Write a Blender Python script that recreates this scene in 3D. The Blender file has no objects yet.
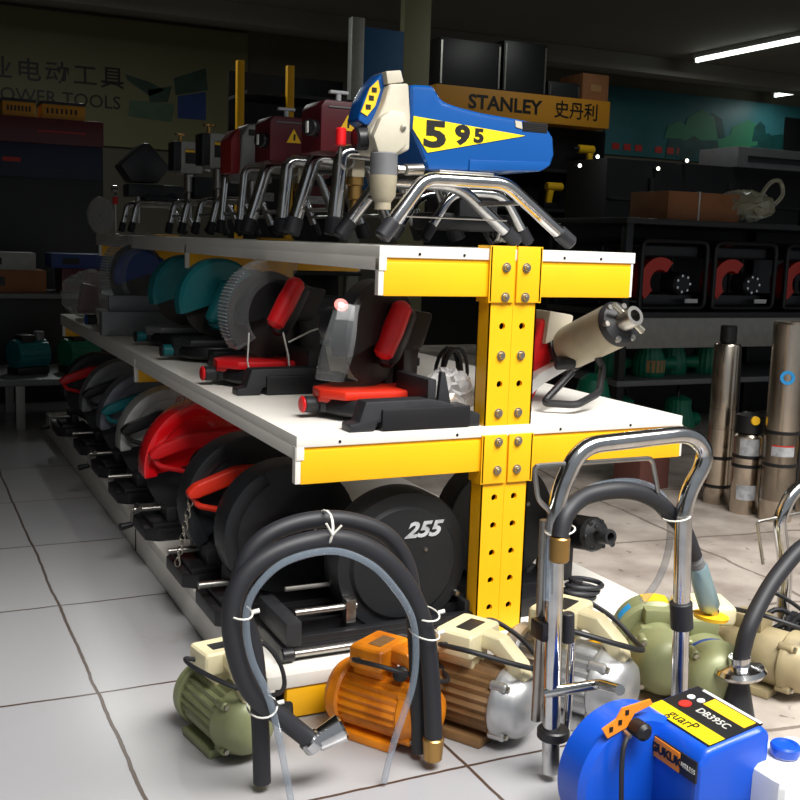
import bpy, bmesh, math, random
from mathutils import Vector, Matrix, Quaternion
random.seed(7)
PI = math.pi
sc = bpy.context.scene
COL = sc.collection

# ------------------------------------------------------------------ colours and materials
def lin(h):
    h = h.lstrip('#')
    v = [int(h[i:i+2], 16)/255 for i in (0, 2, 4)]
    return tuple((x/12.92 if x <= .04045 else ((x+.055)/1.055)**2.4) for x in v)

def mat(name, hexc, rough=.5, metal=0., spec=.5, noise=0., nscale=30., bump=0., coat=0., emis=0., dark=None):
    m = bpy.data.materials.new(name); m.use_nodes = True
    nt = m.node_tree; b = nt.nodes['Principled BSDF']
    c = lin(hexc)
    b.inputs['Base Color'].default_value = (*c, 1)
    b.inputs['Roughness'].default_value = rough
    b.inputs['Metallic'].default_value = metal
    b.inputs['Specular IOR Level'].default_value = spec
    b.inputs['Coat Weight'].default_value = coat
    if emis:
        b.inputs['Emission Color'].default_value = (*c, 1)
        b.inputs['Emission Strength'].default_value = emis
    if noise or bump:
        tc = nt.nodes.new('ShaderNodeTexCoord'); n = nt.nodes.new('ShaderNodeTexNoise')
        n.inputs['Scale'].default_value = nscale; n.inputs['Detail'].default_value = 6
        nt.links.new(tc.outputs['Object'], n.inputs['Vector'])
        if noise:
            r = nt.nodes.new('ShaderNodeMix'); r.data_type = 'RGBA'
            d = lin(dark) if dark else tuple(x*(1-noise) for x in c)
            r.inputs[6].default_value = (*d, 1); r.inputs[7].default_value = (*c, 1)
            mp = nt.nodes.new('ShaderNodeMapRange')
            mp.inputs['From Min'].default_value = .35; mp.inputs['From Max'].default_value = .6
            nt.links.new(n.outputs['Fac'], mp.inputs['Value'])
            nt.links.new(mp.outputs['Result'], r.inputs[0])
            nt.links.new(r.outputs[2], b.inputs['Base Color'])
        if bump:
            bp = nt.nodes.new('ShaderNodeBump'); bp.inputs['Strength'].default_value = bump
            bp.inputs['Distance'].default_value = .002
            nt.links.new(n.outputs['Fac'], bp.inputs['Height']); nt.links.new(bp.outputs['Normal'], b.inputs['Normal'])
    return m

def clear_mat(name, hexc, a=.25, rough=.05):
    m = bpy.data.materials.new(name); m.use_nodes = True
    nt = m.node_tree; nt.nodes.clear()
    out = nt.nodes.new('ShaderNodeOutputMaterial'); mx = nt.nodes.new('ShaderNodeMixShader')
    tr = nt.nodes.new('ShaderNodeBsdfTransparent'); gl = nt.nodes.new('ShaderNodeBsdfPrincipled')
    gl.inputs['Base Color'].default_value = (*lin(hexc), 1); gl.inputs['Roughness'].default_value = rough
    gl.inputs['Specular IOR Level'].default_value = 1.
    lw = nt.nodes.new('ShaderNodeLayerWeight'); lw.inputs['Blend'].default_value = .35
    mp = nt.nodes.new('ShaderNodeMapRange'); mp.inputs['To Min'].default_value = a; mp.inputs['To Max'].default_value = min(1, a+.32)
    nt.links.new(lw.outputs['Facing'], mp.inputs['Value']); nt.links.new(mp.outputs['Result'], mx.inputs[0])
    nt.links.new(tr.outputs[0], mx.inputs[1]); nt.links.new(gl.outputs[0], mx.inputs[2]); nt.links.new(mx.outputs[0], out.inputs['Surface'])
    return m

M = dict(
    yellow=mat('yellow_enamel', '#F6B60A', .42, noise=.04, nscale=12),
    board=mat('white_laminate', '#E2DED6', .5, noise=.05, nscale=8),
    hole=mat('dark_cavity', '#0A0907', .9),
    bolt=mat('zinc_bolt', '#B9B4A6', .35, 1.),
    chrome=mat('polished_chrome', '#D6D6D6', .16, 1., noise=.25, nscale=25),
    steel=mat('brushed_steel', '#AEABA5', .33, 1., noise=.15, nscale=40),
    stainless=mat('stainless_steel', '#D0C4B4', .24, 1., noise=.12, nscale=14),
    alu=mat('cast_aluminium', '#C4C5C6', .38, .75, noise=.15, nscale=40, bump=.3),
    blue=mat('blue_plastic', '#084E96', .28, coat=.4),
    brightblue=mat('bright_blue_plastic', '#0A50C8', .38, coat=.2),
    decal=mat('yellow_decal', '#FFE010', .45),
    white=mat('white_plastic', '#E8E9EA', .35),
    offwhite=mat('off_white_casting', '#C8C1AE', .5, noise=.12, nscale=20),
    beige=mat('beige_casting', '#B0A68E', .5, .1, noise=.15, nscale=20),
    cream=mat('cream_plastic', '#E8DDB4', .45, noise=.06, nscale=15),
    black=mat('black_plastic', '#17171A', .42),
    rubber=mat('black_rubber', '#202126', .55, bump=.1, nscale=60),
    darkgrey=mat('dark_grey_casting', '#2B2C2F', .5, .2, noise=.2, nscale=30),
    grey=mat('grey_paint', '#77787A', .45, .2, noise=.1),
    lightgrey=mat('light_grey_paint', '#A3A29C', .45, .3, noise=.12),
    maroon=mat('maroon_plastic', '#5E141E', .42, noise=.08),
    red=mat('red_plastic', '#D8181E', .38, noise=.05),
    redorange=mat('orange_red_plastic', '#D42F1A', .4, noise=.05),
    brightred=mat('glossy_red_plastic', '#E0101A', .2, coat=.6),
    orange=mat('orange_paint', '#E88A10', .42, noise=.18, nscale=18, dark='#B86408'),
    brown=mat('brown_reflection_and_recess', '#8C6A44', .5, .2, noise=.3, nscale=15),  # brown stands in for a reflection on silver ribs; also colours a switch recess
    green=mat('olive_green_paint', '#8E936A', .42, .1, noise=.12, nscale=14),
    teal=mat('teal_plastic', '#0E6E74', .42, noise=.08),
    pumpgreen=mat('deep_green_paint', '#0F7A5C', .4, noise=.15),
    navy=mat('navy_plastic', '#1D3F86', .42, noise=.08),
    disc=mat('black_guard', '#26282B', .38, .3, noise=.12, nscale=9),
    discgrey=mat('grey_guard', '#6E6F78', .4, .3, noise=.12, nscale=9),
    discsilver=mat('silver_guard', '#B0B1AE', .4, .4, noise=.12, nscale=9),
    clear=clear_mat('clear_plastic', '#B4B8BA', .12, .06),
    wrap=clear_mat('plastic_wrap', '#E8E8E8', .16, .12),
    cleartube=clear_mat('clear_hose', '#8C9AA8', .26, .1),
    tie=mat('white_cable_tie', '#E4E2D8', .4),
    ink=mat('black_ink', '#12100C', .5),
    inkwhite=mat('white_ink', '#CFCFC8', .5),
    inkred=mat('red_ink', '#C02A22', .5),
    signblack=mat('sign_black', '#14130F', .5),
    label=mat('pale_label', '#B9BCC0', .5, noise=.4, nscale=60),
    labelblue=mat('blue_label', '#2E9BE0', .4),
    labelyellow=mat('yellow_label', '#FFC81E', .5),
    labelorange=mat('orange_label', '#F08C1E', .5),
    cardboard=mat('cardboard', '#A06A44', .8, noise=.15, nscale=10),
    cardboard2=mat('pale_cardboard', '#B88A58', .8, noise=.12, nscale=10),
    greyblue=mat('grey_blue_fitting', '#8FA9AE', .3, .5),
    tan=mat('tan_casting', '#AFA07C', .5, .1, noise=.15),
    sign=mat('olive_sign_panel', '#8B8664', .6, noise=.06, nscale=1),
    signyellow=mat('amber_sign_panel', '#E09A28', .55, noise=.05, nscale=3),
    bladesteel=mat('dull_blade_steel', '#4A4744', .45, .8, noise=.2),
    brass=mat('brass', '#B08A50', .35, .9),
)

# ------------------------------------------------------------------ mesh builder
class MB:
    def __init__(s): s.bm = bmesh.new()
    def _add(s, verts, faces, T=None):
        vs = [s.bm.verts.new(T @ Vector(v) if T else Vector(v)) for v in verts]
        for f in faces:
            try: s.bm.faces.new([vs[i] for i in f])
            except ValueError: pass
        return vs
    def box(s, x0, x1, y0, y1, z0, z1, bev=0., seg=2, T=None):
        v = [(x0,y0,z0),(x1,y0,z0),(x1,y1,z0),(x0,y1,z0),(x0,y0,z1),(x1,y0,z1),(x1,y1,z1),(x0,y1,z1)]
        f = [(0,3,2,1),(4,5,6,7),(0,1,5,4),(1,2,6,5),(2,3,7,6),(3,0,4,7)]
        vs = s._add(v, f, T)
        if bev:
            es = {e for q in vs for e in q.link_edges}
            bmesh.ops.bevel(s.bm, geom=list(es), offset=bev, segments=seg, profile=.6, affect='EDGES')
        return s
    def prism(s, poly, axis, a0, a1, bev=0., seg=2, T=None):
        # poly in the two other axes; axis 'x' -> (y,z), 'y' -> (x,z), 'z' -> (x,y)
        def P(p, a):
            return {'x': (a, p[0], p[1]), 'y': (p[0], a, p[1]), 'z': (p[0], p[1], a)}[axis]
        n = len(poly)
        v = [P(p, a0) for p in poly] + [P(p, a1) for p in poly]
        f = [tuple(range(n)), tuple(range(2*n-1, n-1, -1))] + [(i, i+n, (i+1) % n+n, (i+1) % n) for i in range(n)]
        vs = s._add(v, f, T)
        bmesh.ops.recalc_face_normals(s.bm, faces=list({q for w in vs for q in w.link_faces}))
        if bev:
            es = {e for q in vs for e in q.link_edges}
            bmesh.ops.bevel(s.bm, geom=list(es), offset=bev, segments=seg, profile=.6, affect='EDGES')
        return s
    def lathe(s, prof, o=(0,0,0), d=(0,0,1), seg=28, a0=0., a1=2*PI, ribs=0, ribamp=0.):
        # prof: list of (radius, height) along axis d from o
        d = Vector(d).normalized(); o = Vector(o)
        q = d.to_track_quat('Z', 'Y') if abs(d.z) < .999 else (Quaternion() if d.z > 0 else Quaternion((1,0,0), PI))
        full = abs(a1-a0-2*PI) < 1e-6
        n = seg if full else seg+1
        rings = []
        for r, h in prof:
            if r < 1e-6:
                rings.append([s.bm.verts.new(o + q @ Vector((0,0,h)))]); continue
            ring = []
            for i in range(n):
                a = a0+(a1-a0)*i/seg
                rr = r*(1+ribamp*(.5+.5*math.cos(ribs*a))) if ribs else r
                ring.append(s.bm.verts.new(o + q @ Vector((rr*math.cos(a), rr*math.sin(a), h))))
            rings.append(ring)
        for A, B in zip(rings, rings[1:]):
            m = n if full else n-1
            for i in range(m):
                j = (i+1) % n
                try:
                    if len(A) == 1 and len(B) > 1: s.bm.faces.new((A[0], B[j], B[i]))
                    elif len(B) == 1 and len(A) > 1: s.bm.faces.new((A[i], A[j], B[0]))
                    elif len(A) > 1: s.bm.faces.new((A[i], A[j], B[j], B[i]))
                except ValueError: pass
        return s
    def cyl(s, p0, p1, r, r2=None, seg=20, bev=0.):
        p0, p1 = Vector(p0), Vector(p1); L = (p1-p0).length; r2 = r if r2 is None else r2
        b = min(bev, r*.5, r2*.5, L*.4)
        pr = [(0,0),(r-b,0),(r,b),(r2,L-b),(r2-b,L),(0,L)] if b else [(0,0),(r,0),(r2,L),(0,L)]
        return s.lathe(pr, p0, p1-p0, seg)
    def tube(s, pts, r, seg=10, closed=False, sm=0, caps=True):
        P = [Vector(p) for p in pts]
        if sm: P = smooth(P, sm, closed)
        n = len(P); rings = []; up = None
        for i in range(n):
            a = P[(i-1) % n] if (closed or i > 0) else P[i]; b = P[(i+1) % n] if (closed or i < n-1) else P[i]
            t = (b-a).normalized()
            if up is None:
                up = t.orthogonal().normalized()
            else:
                up = (up - t*up.dot(t)); up = up.normalized() if up.length > 1e-6 else t.orthogonal().normalized()
            w = t.cross(up)
            rr = r[i*len(r)//n] if isinstance(r, (list, tuple)) else r
            rings.append([s.bm.verts.new(P[i]+(up*math.cos(2*PI*k/seg)+w*math.sin(2*PI*k/seg))*rr) for k in range(seg)])
        for i in range(n if closed else n-1):
            A, B = rings[i], rings[(i+1) % n]
            for k in range(seg):
                j = (k+1) % seg
                s.bm.faces.new((A[k], A[j], B[j], B[k]))
        if caps and not closed:
            s.bm.faces.new(rings[0][::-1]); s.bm.faces.new(rings[-1])
        return s
    def ell(s, c, r, seg=20, rings=12):
        m = Matrix.Translation(c) @ Matrix.Diagonal((*r, 1))
        bmesh.ops.create_uvsphere(s.bm, u_segments=seg, v_segments=rings, radius=1, matrix=m); return s
    def rough(s, amp, seed=0):
        rnd = random.Random(seed)
        for v in s.bm.verts: v.co += Vector((rnd.uniform(-1,1), rnd.uniform(-1,1), rnd.uniform(-1,1)))*amp
        return s
    def build(s, name, m, parent=None, ang=32, label=None, recalc=True):
        me = bpy.data.meshes.new(name)
        if recalc: bmesh.ops.recalc_face_normals(s.bm, faces=s.bm.faces)
        s.bm.to_mesh(me); s.bm.free()
        for mm in (m if isinstance(m, (list, tuple)) else [m]): me.materials.append(mm)
        me.polygons.foreach_set('use_smooth', [True]*len(me.polygons))
        me.set_sharp_from_angle(angle=math.radians(ang))
        o = bpy.data.objects.new(name, me); COL.objects.link(o)
        if parent is not None: o.parent = parent
        if label: o['label'] = label
        return o

def smooth(P, k, closed=False):
    out = []; n = len(P)
    for i in range(n if closed else n-1):
        g = lambda j: P[j % n] if closed else P[max(0, min(n-1, j))]
        p0, p1, p2, p3 = g(i-1), g(i), g(i+1), g(i+2)
        for q in range(k):
            t = q/k
            out.append(.5*((2*p1)+(p2-p0)*t+(2*p0-5*p1+4*p2-p3)*t*t+(3*p1-p0-3*p2+p3)*t**3))
    if not closed: out.append(P[-1])
    return out

def fillet(P, r, k=6):
    # rounds the corners of a polyline with radius-like distance r
    P = [Vector(p) for p in P]; out = [P[0]]
    for a, b, c in zip(P, P[1:], P[2:]):
        d1 = min(r, (a-b).length*.48); d2 = min(r, (c-b).length*.48)
        u = b+(a-b).normalized()*d1; v = b+(c-b).normalized()*d2
        for i in range(k+1):
            t = i/k; out.append(u*(1-t)**2+b*2*t*(1-t)+v*t*t)
    out.append(P[-1]); return out

def tag(o, label, cat, group=None, kind=None):
    o['label'] = label; o['category'] = cat
    if group: o['group'] = group
    if kind: o['kind'] = kind
    return o
def thing(name, label, cat, loc=(0,0,0), rz=0., group=None, rot=None):
    o = bpy.data.objects.new(name, None); COL.objects.link(o); o.empty_display_size = .02
    o.location = loc; o.rotation_euler = rot if rot else (0, 0, rz)
    return tag(o, label, cat, group)
def struct(o): o['kind'] = 'structure'; return o
def text(name, body, size, loc, m, parent=None, rot=(PI/2,0,0), ext=.0004, sx=1., shear=0., off=0., align='CENTER', sp=1.):
    c = bpy.data.curves.new(name, 'FONT'); c.body = body; c.size = size; c.extrude = ext; c.shear = shear; c.offset = off; c.space_character = sp
    c.align_x = align; c.align_y = 'CENTER'; c.resolution_u = 3; c.materials.append(m)
    tmp = bpy.data.objects.new(name, c); COL.objects.link(tmp)
    me = bpy.data.meshes.new_from_object(tmp.evaluated_get(bpy.context.evaluated_depsgraph_get()))
    bpy.data.objects.remove(tmp); me.name = name
    o = bpy.data.objects.new(name, me); COL.objects.link(o); o.location = loc; o.rotation_euler = rot; o.scale = (sx, 1, 1)
    if parent is not None: o.parent = parent
    return o
def children(o): return [x for x in bpy.data.objects if x.parent == o]
def copy_tree(o, parent=None):
    c = o.copy(); COL.objects.link(c)
    if parent is not None: c.parent = parent
    for ch in children(o): copy_tree(ch, c)
    return c

# ------------------------------------------------------------------ camera
f, yaw, pitch, roll = 1054.2, -.4497, -.1485, .0318
CAM = Vector((-.8655, -1.4008, .6895))
cy, sy, cp, sp = math.cos(yaw), math.sin(yaw), math.cos(pitch), math.sin(pitch)
fwd = Vector((-sy*cp, cy*cp, sp)); r0 = Vector((cy, sy, 0)); u0 = r0.cross(fwd)
rt = math.cos(roll)*r0+math.sin(roll)*u0; up = -math.sin(roll)*r0+math.cos(roll)*u0
cam = bpy.data.cameras.new('camera'); co = bpy.data.objects.new('camera', cam); COL.objects.link(co)
cam.sensor_width = 36; cam.lens = f/800*36; cam.clip_start = .02; cam.clip_end = 60
R = Matrix((rt, up, -fwd)).transposed()
co.matrix_world = Matrix.Translation(CAM) @ R.to_4x4()
sc.camera = co
sc.view_settings.view_transform = 'Standard'; sc.view_settings.look = 'None'
sc.view_settings.gamma = 1; sc.view_settings.use_curve_mapping = False
sc.view_settings.exposure = 0.

# ------------------------------------------------------------------ setting
def tile_material():
    m = bpy.data.materials.new('glazed_floor_tiles'); m.use_nodes = True
    nt = m.node_tree; N = nt.nodes; Lk = nt.links; b = N['Principled BSDF']
    tc = N.new('ShaderNodeTexCoord'); mp = N.new('ShaderNodeMapping')
    mp.inputs['Location'].default_value = (.608, -.154, 0)
    Lk.new(tc.outputs['Object'], mp.inputs['Vector'])
    nz = N.new('ShaderNodeTexNoise'); nz.inputs['Scale'].default_value = 9; nz.inputs['Detail'].default_value = 5
    Lk.new(tc.outputs['Object'], nz.inputs['Vector'])
    # wobble the grout a little
    ad = N.new('ShaderNodeVectorMath'); ad.operation = 'SCALE'; ad.inputs['Scale'].default_value = .012
    sb = N.new('ShaderNodeVectorMath'); sb.operation = 'SUBTRACT'; sb.inputs[1].default_value = (.5, .5, .5)
    Lk.new(nz.outputs['Color'], sb.inputs[0]); Lk.new(sb.outputs[0], ad.inputs[0])
    a2 = N.new('ShaderNodeVectorMath'); Lk.new(mp.outputs[0], a2.inputs[0]); Lk.new(ad.outputs[0], a2.inputs[1])
    br = N.new('ShaderNodeTexBrick'); br.offset = 0; br.squash = 1
    br.inputs['Scale'].default_value = 1; br.inputs['Brick Width'].default_value = .411; br.inputs['Row Height'].default_value = .411
    br.inputs['Mortar Size'].default_value = .003; br.inputs['Mortar Smooth'].default_value = .3
    br.inputs['Color1'].default_value = (*lin('#A4A3A4'), 1); br.inputs['Color2'].default_value = (*lin('#9C9CA0'), 1)
    br.inputs['Mortar'].default_value = (*lin('#4A3A30'), 1)
    Lk.new(a2.outputs[0], br.inputs['Vector'])
    n2 = N.new('ShaderNodeTexNoise'); n2.inputs['Scale'].default_value = 5; n2.inputs['Detail'].default_value = 8; n2.inputs['Roughness'].default_value = .7
    Lk.new(tc.outputs['Object'], n2.inputs['Vector'])
    r = N.new('ShaderNodeMapRange'); r.inputs['From Min'].default_value = .60; r.inputs['From Max'].default_value = .72
    Lk.new(n2.outputs['Fac'], r.inputs['Value'])
    mx = N.new('ShaderNodeMix'); mx.data_type = 'RGBA'; mx.inputs[7].default_value = (*lin('#8A8078'), 1)
    ml = N.new('ShaderNodeMath'); ml.operation = 'MULTIPLY'; ml.inputs[1].default_value = .5
    Lk.new(r.outputs[0], ml.inputs[0]); Lk.new(ml.outputs[0], mx.inputs[0]); Lk.new(br.outputs['Color'], mx.inputs[6])
    Lk.new(mx.outputs[2], b.inputs['Base Color']); b.inputs['Roughness'].default_value = .28
    bp = N.new('ShaderNodeBump'); bp.inputs['Strength'].default_value = .3; bp.inputs['Distance'].default_value = .003; bp.invert = True
    Lk.new(br.outputs['Fac'], bp.inputs['Height']); Lk.new(bp.outputs[0], b.inputs['Normal'])
    return m
def concrete_material():
    m = mat('worn_concrete', '#B2A89E', .85, noise=.3, nscale=7, bump=.6, dark='#8C8178')
    nt = m.node_tree; N = nt.nodes; Lk = nt.links; b = N['Principled BSDF']
    tc = N.new('ShaderNodeTexCoord'); mp = N.new('ShaderNodeMapping'); mp.inputs['Rotation'].default_value = (0, 0, .12)
    mp.inputs['Location'].default_value = (-.05, -.20, 0)
    Lk.new(tc.outputs['Object'], mp.inputs['Vector'])
    br = N.new('ShaderNodeTexBrick'); br.offset = 0; br.inputs['Scale'].default_value = 1
    br.inputs['Brick Width'].default_value = .75; br.inputs['Row Height'].default_value = .46; br.inputs['Mortar Size'].default_value = .005
    nz = N.new('ShaderNodeTexNoise'); nz.inputs['Scale'].default_value = 6; nz.inputs['Detail'].default_value = 6
    Lk.new(tc.outputs['Object'], nz.inputs['Vector'])
    sc_ = N.new('ShaderNodeVectorMath'); sc_.operation = 'SCALE'; sc_.inputs['Scale'].default_value = .06
    Lk.new(nz.outputs['Color'], sc_.inputs[0])
    a2 = N.new('ShaderNodeVectorMath'); Lk.new(mp.outputs[0], a2.inputs[0]); Lk.new(sc_.outputs[0], a2.inputs[1])
    Lk.new(a2.outputs[0], br.inputs['Vector'])
    # small leaves and grit
    n3 = N.new('ShaderNodeTexNoise'); n3.inputs['Scale'].default_value = 38; n3.inputs['Detail'].default_value = 3
    Lk.new(tc.outputs['Object'], n3.inputs['Vector'])
    r3 = N.new('ShaderNodeMapRange'); r3.inputs['From Min'].default_value = .66; r3.inputs['From Max'].default_value = .72
    Lk.new(n3.outputs['Fac'], r3.inputs['Value'])
    mxx = N.new('ShaderNodeMath'); mxx.operation = 'MAXIMUM'; Lk.new(br.outputs['Fac'], mxx.inputs[0]); Lk.new(r3.outputs[0], mxx.inputs[1])
    src = b.inputs['Base Color'].links[0].from_socket
    mx = N.new('ShaderNodeMix'); mx.data_type = 'RGBA'; mx.inputs[7].default_value = (*lin('#5E5048'), 1)
    ml = N.new('ShaderNodeMath'); ml.operation = 'MULTIPLY'; ml.inputs[1].default_value = .75
    Lk.new(mxx.outputs[0], ml.inputs[0]); Lk.new(ml.outputs[0], mx.inputs[0]); Lk.new(src, mx.inputs[6]); Lk.new(mx.outputs[2], b.inputs['Base Color'])
    return m
TILE, CONC = tile_material(), concrete_material()
m_wall = mat('dark_plaster', '#6E6A5C', .8, noise=.15, nscale=2)
m_ceil = mat('grey_ceiling_board', '#8C8880', .8, noise=.1, nscale=1)
struct(MB().box(-3, .1, -2.4, 8.1, -.1, 0).build('floor', TILE))
struct(MB().box(.1, 9.6, -2.4, 8.1, -.1, 0).build('pavement', CONC))
struct(MB().box(-3.1, 9.7, -.25, 8.2, 2.5, 2.6).build('ceiling', m_ceil))
struct(MB().box(-3, 9.6, 8, 8.1, 0, 2.5).build('wall_back', m_wall))
struct(MB().box(-3.1, -3, -2.4, 8.1, 0, 2.5).build('wall_left', m_wall))
struct(MB().box(9.6, 9.7, -2.4, 8.1, 0, 2.5).build('wall_right', m_wall))
struct(MB().box(-3, 9.6, -.35, -.25, 1.50, 2.6).build('wall_front_light_block', m_wall))  # unseen lintel, hung low to cut daylight off the back of the room
struct(MB().box(-2.99, 9.59, 6.9, 7.1, 2.34, 2.5, .01).build('trim_1', m_ceil))

# ------------------------------------------------------------------ the shelving unit
rack = thing('display_rack', 'long yellow and white three-tier display rack with perforated front post', 'rack', (0,0,0))
LEN = 2.36
def holes_plate(bm, x0, x1, z0, z1, y, cols, rows, r=.0055, depth=.006):
    # flat plate facing -y with round holes; cells between midlines
    xs = [x0]+[(a+b)/2 for a, b in zip(cols, cols[1:])]+[x1]
    zs = [z0]+[(a+b)/2 for a, b in zip(rows, rows[1:])]+[z1]
    for i, cx in enumerate(cols):
        for j, cz in enumerate(rows):
            X0, X1, Z0, Z1 = xs[i], xs[i+1], zs[j], zs[j+1]
            n = 16; sq = []; ci = []; cb = []
            for k in range(n):
                a = 2*PI*k/n+PI/n*0
                dx, dz = math.cos(a), math.sin(a)
                t = min(((X1-cx)/dx if dx > 1e-9 else (X0-cx)/dx if dx < -1e-9 else 9),
                        ((Z1-cz)/dz if dz > 1e-9 else (Z0-cz)/dz if dz < -1e-9 else 9))
                # nearest rectangle boundary; snap diagonals to corners
                px, pz = cx+dx*t, cz+dz*t
                sq.append([px, pz]); ci.append((cx+dx*r, cz+dz*r))
            for X, Z in ((X0,Z0),(X1,Z0),(X0,Z1),(X1,Z1)):
                k = min(range(n), key=lambda q: abs(((math.atan2(Z-cz, X-cx)-2*PI*q/n+PI) % (2*PI))-PI))
                sq[k] = [X, Z]
            S = [bm.verts.new((p[0], y, p[1])) for p in sq]; Ci = [bm.verts.new((p[0], y, p[1])) for p in ci]
            D = [bm.verts.new((p[0], y+depth, p[1])) for p in ci]
            for k in range(n):
                l = (k+1) % n
                bm.faces.new((S[k], S[l], Ci[l], Ci[k])); bm.faces.new((Ci[k], Ci[l], D[l], D[k]))
ZR = [.6565-.0453*i for i in range(14)]     # rows of holes / bolts, 45 mm pitch
def post(y, full):
    zt, z0 = .690, .0
    b = MB()
    if full:
        rows = sorted(ZR); cols = [-.018, .018]
        holes_plate(b.bm, -.043, .043, z0, zt, y, cols, rows)
        b.box(-.043, -.040, y, y+.034, z0, zt); b.box(.040, .043, y, y+.034, z0, zt)
        b.box(-.043, .043, y+.031, y+.034, z0, zt); b.box(-.043, .043, y, y+.034, zt-.002, zt)
        b.box(-.0006, .0006, y-.0006, y+.02, z0, zt)
    else:
        b.box(-.043, .043, y, y+.034, z0, zt, .002)
    o = b.build('post', M['yellow'], rack, recalc=not full)
    if full:
        d = MB().box(-.039, .039, y+.012, y+.014, z0+.002, zt-.004).build('post_hole_shade', M['hole'], o)  # near-black sheet painting the shade inside the hollow post
    return o
BY = (0, 1.12, 2.3)
for i, y in enumerate(BY): post(y, i == 0)
TIERS = [('upper', .661, .611, -.222, .222), ('mid', .388, .338, -.345, .35), ('low', .048, .003, -.375, .335)]
for nm, zt, zb, xl, xr in TIERS:
    for i, y in enumerate(BY):
        for (a, c) in ((xl, -.040), (.040, xr)):
            yo = -.040 if (nm == 'low' and i == 0) else 0
            b = MB().box(a if nm != 'low' or i else min(a, -.0), c, y+yo, y+yo+.014, zb, zt, .0025)
            b.box(a+.004, c, y+yo+.002, y+yo+.034, zt-.001, zt+.006 if nm != 'low' else zt, .001)
            cb = b.build('crossbeam', M['yellow'], rack)
            if nm != 'low': MB().box((a-.008 if a < 0 else c-.0005), (a+.0005 if a < 0 else c+.004), y+.0005, y+.0135, zb+.001, zt+.006, .001).build('end_cap', M['board'], cb)
            if i == 0 and nm != 'low':
                s = 1 if a > 0 else -1
                x0, x1 = (.002, .047) if s > 0 else (-.047, -.002)
                topz = zt+.028 if nm == 'upper' else zt+.008
                zz0 = {'upper': .6025, 'mid': .318, 'low': -0.0}[nm]
                br_ = MB().box(x0, x1, y-.0045, y-.0005, max(zz0, .001), topz, .0015)
                br_.box(x0 if s < 0 else x1-.004, x0+.004 if s < 0 else x1, y-.0045, y+.034, max(zz0, .001), topz)
                bp = br_.build('bracket', M['yellow'], rack)
                zs = {'upper': (.6565, .6112), 'mid': (.3848, .3395), 'low': (.0226,)}[nm]
                for z in zs:
                    MB().lathe([(0,.006),(.0045,.006),(.0052,.0045),(.0052,.002),(.0075,.002),(.0075,0)], (s*.018, y-.0045, z), (0,-1,0), 12).lathe(
                        [(0,.0085),(.0028,.008),(.003,.006)], (s*.018, y-.0045, z), (0,-1,0), 10).build('bolt', M['bolt'], rack)
for z in (.5205, .430):
    for s in (-1, 1):
        MB().lathe([(0,.006),(.0045,.006),(.0052,.0045),(.0052,.002),(.0075,.002),(.0075,0)], (s*.018, 0, z), (0,-1,0), 12).build('bolt', M['bolt'], rack)
# bolts in the front beams of the bottom tier
for x in (-.30, -.12, .14, .28):
    MB().lathe([(0,.004),(.004,.004),(.006,.0015),(.006,0)], (x, -.040, .026), (0,-1,0), 12).build('bolt', M['bolt'], rack)
def deck(zt, xl, xr, th, sk, scr, yf=-.001):
    b = MB().box(xl, xr, yf, LEN, zt-th, zt, .001)
    b.box(xl, xl+.012, yf, LEN, sk, zt-th+.001, .001); b.box(xr-.012, xr, -.001 if False else .04, LEN, sk, zt-th+.001, .001)
    o = b.build('shelf_board', M['board'], rack)
    for x in scr:
        MB().lathe([(0,.0012),(.002,.001),(.0024,0)], (x, yf, zt-.011), (0,-1,0), 8).build('screw', M['hole'], o)
    return o
Z1, Z2, Z3 = .684, .410, .070
deck(Z1, -.230, .228, .017, Z1-.036, (-.165, -.09, .09, .16))
deck(Z2, -.352, .350, .017, Z2-.036, (-.285, -.09, .10, .24))
deck(Z3, -.405, .338, .020, .001, (-.30, -.12, .12), -.042)
# a few yellow splice joints in the base skirt
MB().box(-.4062, -.4045, .86, .866, .002, .05).build('skirt_joint', M['hole'], rack)

# point on a pixel's line of sight at a stated world plane (used to read real positions off the photograph)
def at(px, py, **k):
    d = fwd+rt*((px-400)/f)-up*((py-400)/f); (a, v), = k.items(); i = 'xyz'.find(a)
    return CAM+d*((v-CAM[i])/d[i])

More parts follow.
